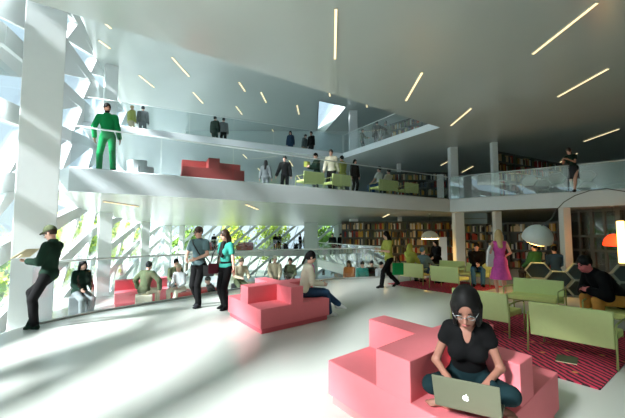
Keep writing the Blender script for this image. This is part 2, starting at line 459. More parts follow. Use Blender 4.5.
SKIRT = {}
def figure(label, loc, yw, pose, fit, H=1.75, h=.02, skin=M_skin, female=False, group=None, face=False):
    S = H/1.75; af = pose.get('arm', .88 if female else 1.0); HS = pose.get('hs', 1.0)
    g = lambda k, d: np.array(pose.get(k, d), float)
    pel = g('pel', (0, 0, .93)); lean = pose.get('lean', 3); R = rzm(pose.get('twist', 0))@ry(pose.get('roll', 0))@rx(lean)
    T = lambda x, y, z: pel+R@np.array((x, y, z), float)
    sw = pose.get('sw', .155 if female else .175); hw = .09
    # spine
    neck = T(0, .01, .535); Rn = rzm(pose.get('hyaw', 0))@ry(pose.get('roll', 0)*.5)@rx(lean*.5+pose.get('hpitch', 4))
    hc = neck+rx(lean*.7+pose.get('hpitch', 4)*.5)@np.array((0, -.02, .165)); Hd = lambda x, y, z: hc+Rn@(np.array((x, y, z), float)*HS)
    sh = [T(-sw, .01, .475), T(sw, .01, .475)]; hip = [T(-hw, 0, -.03), T(hw, 0, -.03)]
    ank = [g('rf', (-.1, 0, .08)), g('lf', (.1, 0, .08))]; toe = [nz(g('rt', (-.15, -1, 0))), nz(g('lt', (.15, -1, 0)))]
    wr = [g('rh', (-.25, -.06, .80)), g('lh', (.25, -.06, .80))]
    if pose.get('hands_rel'): wr = [pel+w for w in wr]
    kn = []; el = []
    for i, s in enumerate((-1, 1)):
        kp = g('kp'+'rl'[i], (s*.12, -1, .1)); k_, a_ = ik(hip[i], ank[i], .44, .41, kp); kn.append(k_); ank[i] = a_
        ep = g('ep'+'rl'[i], (s*.45, .9, -.35)); e_, w_ = ik(sh[i], wr[i], .285, .25, ep); el.append(e_); wr[i] = w_
    f = .94 if female else 1.0
    pelv = [E(T(0, .0, .0), (.165 if female else .155, .115, .12), R)]
    tor = [E(T(0, 0, .17), (.125*f, .092, .16), R), E(T(0, -.0, .35), (.152*f, .105, .17), R), C(sh[0]+(sh[1]-sh[0])*.12, sh[1]+(sh[0]-sh[1])*.12, .052*f, k=.05)]
    if female: tor += [E(T(-.07, -.085, .33), (.062, .05, .062), R), E(T(.07, -.085, .33), (.062, .05, .062), R)]
    headp = [C(neck-(hc-neck)*.35, hc, .056*f, .05, .02), E(Hd(0, .012, .022), (.074*HS, .094*HS, .1*HS), Rn, .02), E(Hd(0, -.026, -.055), (.054*HS, .062*HS, .07*HS), Rn, .03),
             C(Hd(0, -.088, -.005), Hd(0, -.106, -.032), .009, .014, .01), E(Hd(-.075, .012, -.015), (.012, .022, .032), Rn, .006), E(Hd(.075, .012, -.015), (.012, .022, .032), Rn, .006)]
    arms = []; legs = []; feet = []; hands = []
    for i, s in enumerate((-1, 1)):
        arms.append([C(sh[i], el[i], .048*af, .037*af, .03), C(el[i], wr[i], .038*af, .026*min(af, 1), .02)])
        hd = g('hd'+'rl'[i], wr[i]-el[i]); hn = g('hn'+'rl'[i], (-s, -.3, 0))
        hands.append(hand(wr[i], hd, hn, s, h < .013))
        lf_ = pose.get('leg', 1.0)
        legs.append([C(hip[i], kn[i], .083*lf_, .054*lf_, .03), C(kn[i], ank[i], .053*lf_, .036*lf_, .02), E(kn[i]+(ank[i]-kn[i])*.28+np.array((0, .012, 0)), (.052*lf_, .052*lf_, .1), None, .03)])
        t = toe[i]; a = ank[i]; up = g('fu'+'rl'[i], (0, 0, 1))
        sd = nz(np.cross(t, up)); ft = [C(a+t*-.045-up*.045, a+t*.02-up*.04, .033, .036, .02), C(a-up*.01, a+t*.13-up*.055, .036, .026, .02)]
        if h < .013:
            ft += [C(a+t*.11+sd*o-up*.056, a+t*(.165-abs(o-.02*1)*.6)+sd*o-up*.06, .011, .010, .006) for o in (-.03, -.014, .002, .018, .032)]
        else: ft += [C(a+t*.11-up*.056, a+t*.16-up*.06, .03, .024, .02)]
        feet.append(ft)
    body = pelv+tor+headp+sum(arms, [])+sum(legs, [])+sum(feet, [])+sum(hands, [])
    root = empty('person', loc, yw, label, 'person', group)
    def part(name, me, m):
        if me is None: return None
        me.materials.append(m); o = bpy.data.objects.new(name, me); COL.objects.link(o); o.parent = root; return o
    part('body', sdf_mesh('body', body, h, scale=S), skin)
    up = R@np.array((0, 0, 1.0))
    for it in fit:
        kind, m = it[0], it[1]
        if kind == 'top':
            opt = it[2] if len(it) > 2 else {}
            sl = opt.get('sleeve', 2); hem = max(opt.get('hem', -.03), -.10); t = opt.get('t', .014)
            pr = pelv+tor+[C(neck-up*.06, neck-up*.0, .06*f, k=.03)]
            for A in arms:
                if sl <= 0: continue
                a0 = A[0]; e = a0[1]+(a0[2]-a0[1])*min(sl, 1)
                pr.append(C(a0[1], e, a0[3]+.004, a0[3]+(a0[4]-a0[3])*min(sl, 1)+.008, .03))
                if sl > 1:
                    a1 = A[1]; e = a1[1]+(a1[2]-a1[1])*(sl-1)*.93; pr.append(C(a1[1], e, a1[3]+.004, a1[4]+.008, .02))
            cuts = [(T(0, 0, hem), -up, .235)]
            subs = []
            if opt.get('vneck'): subs = [C(neck+up*.1+R@np.array((0, -.05, 0)), T(0, -.17, .40-opt['vneck']), .075, .02, .02), C(neck, neck+up*.2, .068, .08, .02)]
            else: cuts.append((neck+up*opt.get('collar', .03), up))
            part(opt.get('name', 'shirt'), sdf_mesh('shirt', pr, h, t, cuts, subs, S), m)
            if opt.get('open'): pass
        elif kind == 'trousers':
            opt = it[2] if len(it) > 2 else {}
            ln = opt.get('len', 1.0); pr = list(pelv)+[E(T(0, 0, .1), (.128, .098, .1), R)]
            for Lg in legs:
                a, b_ = Lg[0], Lg[1]
                pr.append(C(a[1], a[2], a[3]+.002, a[4]+.008, .03)); pr.append(C(b_[1], b_[1]+(b_[2]-b_[1])*ln*.97, b_[3]+.007, b_[4]+.02, .02)); pr.append(Lg[2])
            part('trousers', sdf_mesh('trousers', pr, h, .010, [(T(0, 0, .12+max(0, lean-20)*.0045), up, .26)], (), S), m)
        elif kind == 'skirt':
            opt = it[2] if len(it) > 2 else {}
            z1 = opt.get('hem', .48); fl = opt.get('flare', .22)
            c = np.array((pel[0], pel[1], z1)); mid = (hip[0]+hip[1])/2
            pr = pelv+[C(T(0, 0, .12), mid, .11, .155, .03), C(mid, np.array((mid[0], mid[1], z1)), .15, fl, .03)]
            part('skirt', sdf_mesh('skirt', pr, h, .012, [(T(0, 0, .14), up), (c, (0, 0, -1))], (), S), m)
        elif kind == 'shoes':
            for i in range(2):
                part('shoe', sdf_mesh('shoe', [p for p in feet[i]], h*.8, .008, (), (), S), m)
        elif kind == 'hair':
            st = it[2] if len(it) > 2 else 'short'
            pr = [E(Hd(0, .016, .026), (.084*HS, .104*HS, .108*HS), Rn, .02)]
            sb = [E(Hd(0, -.125, -.045), (.072*HS, .075*HS, .105*HS), Rn, .02)]
            if st == 'short': cuts = [(Hd(0, .05, -.05), Rn@np.array((0, -.5, -1.0)))]
            else: cuts = []
            if st == 'bob':
                pr += [E(Hd(0, .045, -.05), (.080*HS, .066*HS, .085*HS), Rn, .03)]
                for s in (-1, 1): pr += [C(Hd(s*.064, -.04, .03), Hd(s*.066, -.046, -.10), .016*HS, .012*HS, .03), C(Hd(s*.066, .01, .0), Hd(s*.064, .0, -.115), .026*HS, .022*HS, .03)]
                sb = [E(Hd(0, -.13, -.02), (.060*HS, .09*HS, .098*HS), Rn, .006), E(Hd(.008, -.115, .04), (.05*HS, .05*HS, .05*HS), Rn, .02)]
            if st == 'long':
                pr += [E(Hd(0, .06, -.08), (.088, .06, .12), Rn, .03), C(Hd(0, .07, -.1), T(0, .11, .38), .075, .06, .03)]
                for s in (-1, 1): pr += [C(Hd(s*.07, .0, .02), Hd(s*.085, .0, -.16), .026, .022, .02)]
            if st == 'shawl':
                pr += [E(Hd(0, .05, -.08), (.1, .08, .13), Rn, .03), C(neck, T(0, 0, .42), .1, .15, .05)]
                sb = [E(Hd(0, -.13, -.02), (.06, .08, .085), Rn, .01)]
            if st == 'pony': pr += [C(Hd(0, .1, .03), Hd(0, .15, -.16), .03, .022, .02)]
            part({'shawl': 'headscarf'}.get(st, 'hair'), sdf_mesh('hair', pr, h*.7, 0, cuts, sb, S), m)
        elif kind == 'beard':
            part('beard', sdf_mesh('beard', [E(Hd(0, -.026, -.066), (.055, .062, .066), Rn, .02)], h*.5, .003, [(Hd(0, 0, -.078), Rn@np.array((0, 0, 1.0)))], (), S), m)
        elif kind == 'cap':
            part('cap', sdf_mesh('cap', [E(Hd(0, .016, .03), (.09, .108, .112), Rn, .02), E(Hd(0, -.11, .05), (.068, .06, .012), Rn@rx(12), .015)], h*.7, 0, [(Hd(0, 0, .03), Rn@np.array((0, -.1, -1)))], (), S), m)
        elif kind == 'scarf':
            pr = [E(neck+R@np.array((0, -.015, -.01)), (.092, .085, .05), R, .02), C(neck+R@np.array((.02, -.08, -.03)), T(.03, -.13, .25), .04, .045, .03), C(neck+R@np.array((-.03, -.08, -.03)), T(-.04, -.13, .3), .035, .04, .03)]
            part('scarf', sdf_mesh('scarf', pr, h*.8, 0, (), (), S), m)
        elif kind == 'glasses':
            mb = MB()
            for s in (-1, 1):
                c = Hd(s*.034, -.099, .004); a1 = Rn@np.array((1, 0, 0)); a2 = Rn@np.array((0, 0, 1.0))
                mb.tube([Vector((c+a1*.027*math.cos(q*PI/8)+a2*.017*math.sin(q*PI/8))*S) for q in range(17)], .0025*S, 6, False)
                mb.tube([Vector(Hd(s*.06, -.095, .006)*S), Vector(Hd(s*.078, -.04, .006)*S), Vector(Hd(s*.08, .03, -.005)*S)], .0022*S, 6)
            mb.tube([Vector(Hd(-.008, -.106, .006)*S), Vector(Hd(.008, -.106, .006)*S)], .0022*S, 6)
            mb.build('glasses', m, root)
    if face:
        for s in (-1, 1):
            part('eye', sdf_mesh('eye', [E(Hd(s*.034, -.083, .004), (.015, .012, .008), Rn, .005)], .003, 0, (), (), S), M_eye)
            part('eyebrow', sdf_mesh('eyebrow', [C(Hd(s*.018, -.091, .024), Hd(s*.05, -.079, .025), .004, .003, .003)], .003, 0, (), (), S), M_hairk)
        part('mouth', sdf_mesh('mouth', [C(Hd(-.02, -.082, -.072), Hd(0, -.089, -.07), .006, .008, .004), C(Hd(.02, -.082, -.072), Hd(0, -.089, -.07), .006, .008, .004)], .003, 0, (), (), S), M_lip)
    return root
# poses in a body of 1.75 m that faces -Y, its own left at +X
def stand(**k): return dict(dict(lf=(.11, 0, .08), rf=(-.11, .02, .08)), **k)
def walk(st=.28, **k): return dict(dict(lf=(.08, -st, .085), rf=(-.08, st*1.05, .13), pel=(0, 0, .885), lean=6, rh=(-.24, -.22, .85), lh=(.25, .16, .82), rt=(0, -1, -.35)), **k)
def sit(sh=.42, **k):
    return dict(dict(pel=(0, 0, sh+.115), lf=(.12, -.44, .08), rf=(-.12, -.44, .08), lean=8, lh=(.14, -.33, sh+.20), rh=(-.14, -.33, sh+.20)), **k)
def floorsit(**k):
    return dict(dict(pel=(0, 0, .13), lf=(.05, -.32, .07), rf=(-.05, -.27, .07), kpl=(1, -.35, .25), kpr=(-1, -.35, .25), lt=(-.9, -.3, 0), rt=(.9, -.3, 0), lean=10, lh=(.12, -.3, .3), rh=(-.12, -.3, .3)), **k)
# ------------------------------------------------------------------ stepped foam sofas
def make_sofa(m_top, m_base):
    # square base with four seats around a cross-shaped backrest
    L, N, Rr = Vector((.15, 3.56)), Vector((1.0, 2.17)), Vector((2.15, 3.25))
    a, b_ = N-L, Rr-N; c = L+(a+b_)/2
    P = lambda s, t: tuple((L+a*s+b_*t-c))
    root = empty('foam_sofa', (c.x, c.y, 0))
    i = .022
    MB().prism([P(i, i), P(1-i, i), P(1-i, 1-i), P(i, 1-i)], 0, .092).build('plinth', m_base, root)
    def soft(mb):
        bmesh.ops.bevel(mb.bm, geom=list(mb.bm.edges), offset=.010, segments=2, affect='EDGES', profile=.6); return mb
    soft(MB().prism([P(0, 0), P(1, 0), P(1, 1), P(0, 1)], .085, .40)).build('seat_base', m_top, root)
    s0, s1, t0, t1 = .42, .645, .40, .58; e = .002
    cross = [P(s0, e), P(s1, e), P(s1, t0), P(1-e, t0), P(1-e, t1), P(s1, t1), P(s1, 1-e), P(s0, 1-e), P(s0, t1), P(e, t1), P(e, t0), P(s0, t0)]
    soft(MB().prism(cross, .39, .69)).build('backrest', m_top, root)
    return root, c
sofaF, cF = make_sofa(M_pinklit, M_pinkdklit)
sofaS, _ = make_sofa(M_pink, M_pinkdk)
tag(sofaF, 'large stepped pink foam sofa carrying the woman with the laptop', 'sofa', 'stepped foam sofas')
sofaS.location = (cF.x-1.83, cF.y+3.72, 0); tag(sofaS, 'stepped pink foam sofa in the middle of the white floor', 'sofa', 'stepped foam sofas')
dup(sofaS, (-5.55, 11.85, -.5), math.radians(-3), 'pale pink foam sofa on the sunken landing behind the glass railing')
sofaR, _ = make_sofa(M_red, M_red)
sofaR.location = (-3.55, 12.5, Z2T); sofaR.rotation_euler.z = math.radians(-12); 
tag(sofaR, 'dull red stepped foam sofa on the mezzanine behind its railing', 'sofa', 'stepped foam sofas')
sofaR.scale = (1.32, 1.2, 1.15)

# ------------------------------------------------------------------ lime benches
def make_bench(w=.95, seatm=None):
    root = empty('lounge_bench', (0, 0, 0)); d = .60; h = w/2
    # rear face at y=0, front at y=-d
    MB().box((0, -.035, .455), (w-.03, .055, .45), M=Matrix.Rotation(-.09, 4, 'X'), bev=.014).build('backrest', M_green, root)
    MB().box((0, -.325, .345), (w-.06, .53, .085), bev=.02).build('seat', seatm or M_greenlt, root)
    f = MB()
    f.tube([(-h+.03, -.05, .295), (h-.03, -.05, .295)], .012); f.tube([(-h+.03, -.56, .295), (h-.03, -.56, .295)], .012)
    f.build('seat_rail', M_tube, root)
    for s in (-1, 1):
        x = s*(h+.005)
        MB().tube([(x, -.012, .50), (x, -.03, .525), (x, -.30, .535), (x, -.56, .525), (x, -.585, .50)], .013).build('armrest', M_tube, root)
        MB().tube([(x, .02, 0), (x, -.012, .50)], .013).build('leg', M_tube, root)
        MB().tube([(x, -.60, 0), (x, -.585, .50)], .013).build('leg', M_tube, root)
    return root
BG = 'lime green lounge benches'
g1 = make_bench()
def bench(c, f, z, label, first=False, sx=1.0):
    f = Vector((f[0], f[1], 0)).normalized()
    o = g1 if first else copy_tree(g1)
    o.location = (c[0], c[1], z); o.rotation_euler = (0, 0, yaw(f.x, f.y)); o.scale = (sx, 1, 1)
    tag(o, label, 'bench', BG); return o
bench((3.30, 4.74), (.77, .64), 0, 'lime green two-seat bench with its back to us, nearest on the red rug', True)
bench((2.74, 6.05), (.77, .64), 0, 'lime green bench half hidden behind the woman with the laptop')
bench((4.72, 7.63), (-.73, -.69), 0, 'yellow-lit lime bench facing us in front of the honeycomb screen')
bench((5.20, 6.02), (-.77, -.64), 0, 'lime bench at the right edge under the man in black')
bench((3.82, 10.6), (.80, .60), 0, 'lime green bench with its back to us on the small rug')
bench((3.2, 11.85), (.80, .60), 0, 'lime green bench in front of the person in the yellow headscarf')
bench((5.0, 13.0), (-.72, -.69), 0, 'pale lime bench facing us beside the white column')
bench((5.52, 11.9), (-.72, -.69), 0, 'lime bench under the seated man in black top and jeans')
for px, Y, lab, sx in ((314.5, 13.45, 'first lime bench from the left on the mezzanine, behind it a man reading', 1.0), (342, 14.05, 'second lime bench from the left on the mezzanine', 1.0),
                       (389, 15.5, 'third lime bench from the left on the mezzanine, with a seated pair', 1.25), (412, 16.4, 'rightmost lime bench on the mezzanine in front of bookcases', 1.0)):
    bench((DX(px, Y, Z2T+.5), Y), (-.56, .83), Z2T, lab, sx=sx)
for px, Y, lab in ((331, 29, 'left one of two lime benches on the lower level beyond the glass'), (344, 28, 'right one of two lime benches on the lower level beyond the glass')):
    bench((DX(px, Y, -2.9), Y), (.56, -.83), -3.3, lab, sx=1.5)

# stools, seats
def stool(name, c, z, w, h, m, label, rot=.5, d=None):
    root = empty(name, (c[0], c[1], z), rot, label, 'stool', 'cube stools')
    MB().box((0, 0, h/2+.02), (w, d or w, h-.04), bev=.025).build('cushion', m, root)
    MB().box((0, 0, .02), (w-.05, (d or w)-.05, .04)).build('base', M_char, root)
stool('cube_stool', (-4.78, 10.35), -.5, .42, .42, M_cream, 'cream cube stool under the man in grey-green on the landing')
stool('cube_stool', (-6.0, 9.4), -.5, .42, .54, M_grey, 'grey cube stool under the dark-haired woman beside the second white column')
stool('cube_stool', (-4.05, 11.2), -.5, .62, .40, M_redc, 'dull red cube seat carrying the person in white')
stool('cube_stool', (-3.35, 11.6), -.5, .60, .42, M_redc, 'dull red cube seat seen between the walking couple')
stool('cube_stool', (-2.1, 12.75), -.5, .45, .45, M_beige, 'beige cube stool behind the central pink sofa, under the man in a pale hat')
stool('cube_stool', (-1.55, 13.05), -.5, .45, .45, M_grey, 'grey cube stool behind the central pink sofa, under the woman in beige')
stool('cube_stool', (-2.42, 12.0), -.5, .42, .5, M_char, 'charcoal cube stool at the left end of the central pink sofa')
stool('cube_stool', (5.15, 14.9), 0, .42, .5, M_char, 'charcoal cube stool under the person in black before the bookcases')
stool('cube_stool', (6.75, 10.95), 0, .42, .45, M_olive, 'olive cube stool under the person in green behind the big lamp')
stool('cube_stool', (7.4, 11.05), 0, .42, .45, M_bluegrey, 'blue-grey cube stool under the person in blue behind the honeycomb screen')
# pale tub chair at the mezzanine edge
tc = empty('tub_chair', (DX(131, 10.6, 3.5), 10.6, Z2T), yaw(.5, .85), 'pale tub chair on the mezzanine floor right of the man in green', 'chair')
MB().box((0, -.3, .2), (.6, .55, .36), bev=.06).build('seat', M_whitec, tc)
b = MB(); b.prism([(.36*math.cos(a), .02-.3+.36*math.sin(a)) for a in np.linspace(0, PI, 13)]+[(.28*math.cos(a), -.28+.28*math.sin(a)) for a in np.linspace(PI, 0, 13)], .1, .52); b.build('backrest', M_whitec, tc)

# ------------------------------------------------------------------ rugs
mr = bpy.data.materials.new('striped red rug'); mr.use_nodes = True; nt = mr.node_tree; bs = nt.nodes['Principled BSDF']; bs.inputs['Roughness'].default_value = .95
tcn = nt.nodes.new('ShaderNodeTexCoord'); wv = nt.nodes.new('ShaderNodeTexWave'); wv.wave_type = 'BANDS'; wv.bands_direction = 'X'
wv.inputs['Scale'].default_value = 4.2; wv.inputs['Distortion'].default_value = 4.5; wv.inputs['Detail'].default_value = 2
cr = nt.nodes.new('ShaderNodeValToRGB'); cr.color_ramp.elements[0].color = rgb(58, 20, 28); cr.color_ramp.elements[1].color = rgb(204, 54, 84)
cr.color_ramp.elements[0].position = .3; cr.color_ramp.elements[1].position = .62
vo = nt.nodes.new('ShaderNodeTexVoronoi'); vo.inputs['Scale'].default_value = 5; cr2 = nt.nodes.new('ShaderNodeValToRGB')
cr2.color_ramp.elements[0].color = (1, 1, 1, 1); cr2.color_ramp.elements[0].position = .12; cr2.color_ramp.elements[1].color = (0, 0, 0, 1); cr2.color_ramp.elements[1].position = .2
mx = nt.nodes.new('ShaderNodeMixRGB'); mx.inputs['Color2'].default_value = rgb(206, 140, 74)
nt.links.new(tcn.outputs['Object'], wv.inputs['Vector']); nt.links.new(tcn.outputs['Object'], vo.inputs['Vector'])
nt.links.new(wv.outputs['Color'], cr.inputs['Fac']); nt.links.new(vo.outputs['Distance'], cr2.inputs['Fac'])
nt.links.new(cr2.outputs['Color'], mx.inputs['Fac']); nt.links.new(cr.outputs['Color'], mx.inputs['Color1']); nt.links.new(mx.outputs['Color'], bs.inputs['Base Color'])
def rug(c, lu, lv, label):
    ww, vv = Vector((.77, .64)), Vector((-.56, .83))
    pts = [Vector((0, 0)), ww*lu, ww*lu+vv*lv, vv*lv]
    o = MB().prism([tuple(p) for p in pts], .001, .014).build('rug', mr, loc=(*c, 0)); tag(o, label, 'rug', 'striped red rugs')
rug((2.97, 3.84), 3.1, 2.4, 'large striped red and pink rug under the nearest lime benches')
rug((3.98, 9.7), 2.5, 2.7, 'smaller red and orange rug under the farther lime benches')
mg = empty('magazine', (*G(567, 361), .014), .9, 'folded olive magazine lying on the rug under the nearest bench', 'magazine')
MB().box((0, 0, .006), (.30, .22, .010), bev=.002).build('pages', M_paper, mg); MB().box((0, 0, .0125), (.305, .225, .003)).build('cover', M_olive, mg)

# ------------------------------------------------------------------ lamps
M_shade = mat('white lamp shade', rgb(214, 224, 222), .35)
M_inner = mat('lit lamp inside', rgb(255, 220, 170), .5, emit=rgb(255, 196, 110), estr=20)
M_redin = mat('glowing red shade', rgb(230, 60, 30), .5, emit=rgb(255, 60, 24), estr=2.2)
M_chrome = mat('chrome tube', rgb(170, 176, 174), .25, metal=.8)
def dome(root, c, r, h, inner=M_inner, outer=M_shade, tilt=0):
    sh = MB().lathe([(r*math.cos(a), h*math.sin(a)) for a in np.linspace(0, PI/2, 10)], c).build('lamp_shade', outer, root)
    df = MB().lathe([(r*.98, .0), (r*.97*.9, -.028), (.002, -.04)], c).build('diffuser', inner, root)
    if tilt:
        piv = Vector(c)+Vector((0, 0, h)); T_ = Matrix.Translation(piv) @ Matrix.Rotation(tilt, 4, 'X') @ Matrix.Translation(-piv)
        for o in (sh, df): o.data.transform(T_)
A = Vector((DX(541.5, 9.4, 1.5), 9.4, 1.44)); base = Vector((9.7, 9.0, 0))
al = empty('arc_lamp', base, 0, 'arching floor lamp with a big white dome shade glowing above the honeycomb screen', 'lamp')
dome(al, A-base, .37, .40, tilt=.5)
pk = []
pts = [(549, 228, 9.4), (551.5, 219, 9.39), (556, 210.5, 9.38), (564, 202, 9.35), (575, 195.5, 9.3), (590, 190.5, 9.25), (606, 188.5, 9.2), (625, 191.5, 9.13), (644, 200, 9.07), (662, 216, 9.03), (676, 240, 9.0), (684, 270, 9.0)]
for x, y, Y in pts:
    z = CAMZ+Y*math.tan(math.atan((209-y)/FPX)+TH); pk.append(Vector((DX(x, Y, z), Y, z))-base)
pk[0] = A-base+Vector((.0, 0, .39)); pk.append(Vector((0, 0, .05)))
MB().tube(pk, .012).build('arc_tube', M_shelf, al)
MB().lathe([(.001, .0), (.22, 0), (.22, .06), (.20, .08), (.001, .08)]).build('base', M_dark, al)
def pendant(c, r, h, label, top, inner=M_inner, outer=M_shade):
    root = empty('pendant_lamp', c, 0, label, 'lamp'); dome(root, Vector((0, 0, 0)), r, h, inner, outer)
    MB().tube([(0, 0, h-.01), (0, 0, top-c[2])], .006, 6).build('cord', M_char, root)
    MB().lathe([(.001, top-c[2]-.03), (.05, top-c[2]-.03), (.05, top-c[2]-.001), (.001, top-c[2]-.001)], n=12).build('ceiling_rose', M_shade, root)
Yp = 18.6; pendant((DX(430, Yp, 1.5), Yp, 1.42), .44, .40, 'white dome pendant lamp hanging in front of the bookcases', Z2B)
Yp = 13.4; pendant((DX(614, Yp, 1.4), Yp, 1.22), .34, .42, 'glowing orange-red pendant lamp at the right edge', Z2B, M_redin, M_redin)
lp = empty('paper_lantern_lamp', (DX(623.8, 12.9), 12.9, 0), 0, 'tall glowing yellow paper lamp at the right edge', 'lamp')
MB().box((0, 0, 1.35), (.17, .17, 1.5), bev=.02).build('lamp_shade', mat('lit paper', rgb(255, 226, 150), .6, emit=rgb(255, 214, 120), estr=4.5), lp)
MB().tube([(0, 0, .02), (0, 0, .62)], .02).build('stem', M_dark, lp); MB().box((0, 0, .015), (.3, .3, .03)).build('base', M_dark, lp)

# honeycomb screens
M_hex = mat('grey green steel lattice', rgb(128, 142, 136), .4); M_hexin = mat('teal grey backing', rgb(62, 78, 78), .5)
def honeycomb(p, q, z, rows, size, label):
    p, q = Vector(p), Vector(q); L = (q-p).length; d = (q-p).normalized(); rz = math.atan2(d.y, d.x)
    root = empty('honeycomb_screen', (p.x, p.y, z), rz, label, 'screen')
    hh = size*math.sqrt(3)*.78; ft = MB(); bk = MB(); n = int(L/(1.5*size)); r = .022
    for i in range(n):
        for j in range(rows):
            if (i % 2) and j == rows-1: continue
            cx = size+i*1.5*size; cz = hh*.5+j*hh+(hh*.5 if i % 2 else 0)+.02
            vs = [Vector((cx+size*math.cos(k*PI/3), 0, cz+.78*size*math.sin(k*PI/3))) for k in range(6)]
            inn = [Vector((cx+(size-r*1.2)*math.cos(k*PI/3), 0, cz+.78*(size-r*1.2)*math.sin(k*PI/3))) for k in range(6)]
            for k in range(6):
                ft.poly([vs[k], vs[(k+1) % 6], inn[(k+1) % 6], inn[k]], (0, .24, 0))
            bk.poly([x+Vector((0, .2, 0)) for x in inn], (0, .02, 0))
        if i % 2:
            cx = size+i*1.5*size; zt = hh*.5+.02; o3 = [Vector((cx-size, 0, .02)), Vector((cx+size, 0, .02)), Vector((cx+size*.5, 0, zt)), Vector((cx-size*.5, 0, zt))]
            m3 = sum(o3, Vector())/4; i3 = [m3+(x-m3)*.9 for x in o3]
            for k in range(4): ft.poly([o3[k], o3[(k+1) % 4], i3[(k+1) % 4], i3[k]], (0, .24, 0))
            bk.poly([x+Vector((0, .2, 0)) for x in i3], (0, .02, 0))
    ft.build('lattice', M_hex, root); bk.build('backing', M_hexin, root)
    return root
honeycomb((DX(526, 9.8), 9.8), (DX(672, 8.5), 8.5), 0, 2, .31, 'grey honeycomb screen standing behind the lime benches')
honeycomb((9.25, 15.95), (11.35, 14.2), Z2T, 2, .34, 'pale honeycomb screen on the mezzanine behind the glass')
# white boards
def board(name, px, Y, z, w, h, label):
    root = empty(name, (DX(px, Y, z+.5), Y, z), .0, label, 'board')
    MB().box((0, 0, h/2+.05), (w, .08, h-.1), bev=.01).build('panel', M_white, root); MB().box((0, 0, .025), (w, .3, .05)).build('foot', M_white, root)
board('display_board', 443.3, 17.3, 0, .36, 1.5, 'white display board standing before the bookcases beside the person in black')
board('display_board', 440.5, 17.4, Z2T, .32, 1.25, 'white display board on the mezzanine left of the corner column')

# ------------------------------------------------------------------ railings
def railing(pts, z, label, h=1.1, off=.07, side=1, gm=M_glass, hr=.022):
    P = []
    for i, p in enumerate(pts):
        a = Vector(pts[max(i-1, 0)][:2]); b_ = Vector(pts[min(i+1, len(pts)-1)][:2]); d = (b_-a).normalized()
        P.append(Vector((p[0], p[1]))+Vector((-d.y, d.x))*off*side)
    root = empty('glass_railing', (P[0].x, P[0].y, z), 0, label, 'railing')
    o = Vector((P[0].x, P[0].y, z))
    for a, b_ in zip(P, P[1:]):
        n = max(1, round((b_-a).length/2.2)); d = (b_-a)/n; nn = Vector((-d.y, d.x, 0)).normalized()*.016
        for k in range(n):
            s = a+d*k+d*.008; e = a+d*(k+1)-d*.008
            MB().poly([Vector((s.x, s.y, z+.0))-o, Vector((e.x, e.y, z))-o, Vector((e.x, e.y, z+h-.01))-o, Vector((s.x, s.y, z+h-.01))-o], nn).build('pane', gm, root)
    MB().tube([Vector((p.x, p.y, z+h))-o for p in P], hr, 8).build('handrail', M_rail, root)
    MB().tube([Vector((p.x, p.y, z+.02))-o for p in P], .02, 4).build('bottom_rail', M_rail, root)
railing(EDGE[1:], 0, 'glass railing along the curved edge of the white floor', side=-1)
railing([(2.9, 14.7), (.35, 24), (.35, 35.8)], 0, 'glass railing in front of the far bookcases', side=-1)
railing([(-13.3, 36.05), (.3, 36.05)], 0, 'glass railing of the distant gallery', off=.0)
railing([A2, B2], Z2T, 'long glass railing on the left arm of the mezzanine', off=.08)
railing([B2, along(B2, C2e, .85)], Z2T, 'reflecting glass railing on the right arm of the mezzanine', off=.08, gm=M_glass2)
railing([N4e, N3], Z3T, 'faint glass railing on the far side of the top floor', off=.08, hr=.012)
railing([N3, along(N3, N2, .97)], Z3T, 'glass railing on the right side of the top floor opening', off=.08)

# ------------------------------------------------------------------ light strips
def strip(p, q, z, label, w=.048):
    a, b_ = Vector(G(*p, z)), Vector(G(*q, z)); c = (a+b_)/2; d = b_-a
    root = empty('light_strip', (c.x, c.y, z), math.atan2(d.y, d.x), label, 'light', 'ceiling light strips')
    MB().box((0, 0, -.010), (d.length+.02, w+.03, .024)).build('housing', M_stripb, root)
    MB().box((0, 0, -.028), (d.length, w, .012)).build('diffuser', M_strip, root)
near = [((336, 8), (335, 58), 'long light strip pointing straight ahead at the top centre of the near ceiling'), ((422, 72), (406, 100), 'slanting light strip on the near ceiling right of centre'),
        ((597, 2), (533, 53), 'longest light strip on the near ceiling at the upper right corner'), ((608, 68), (558, 96), 'light strip on the near ceiling below the longest one at the right'),
        ((471, 108), (451, 125), 'light strip on the ceiling above the top of the corner column'), ((619, 128.5), (584, 141), 'light strip on the ceiling above the bending woman on the mezzanine'),
        ((577, 153), (560, 162), 'small light strip beside the bending woman on the mezzanine'), ((450, 160), (441, 165), 'tiny light strip left of the corner column'), ((473, 166), (462, 172), 'tiny light strip right of the corner column'),
        ((243, 154), (247, 158), 'short light strip over the mezzanine above the red sofa'), ((289, 160), (293, 166), 'short light strip over the mezzanine beside the man in black'),
        ((297, 175), (300, 179), 'tiny light strip left of the first mezzanine bench'), ((258, 168), (261, 171), 'tiny light strip left of the woman in grey on the mezzanine')]
for p, q, l in near: strip(p, q, Z3B, l)
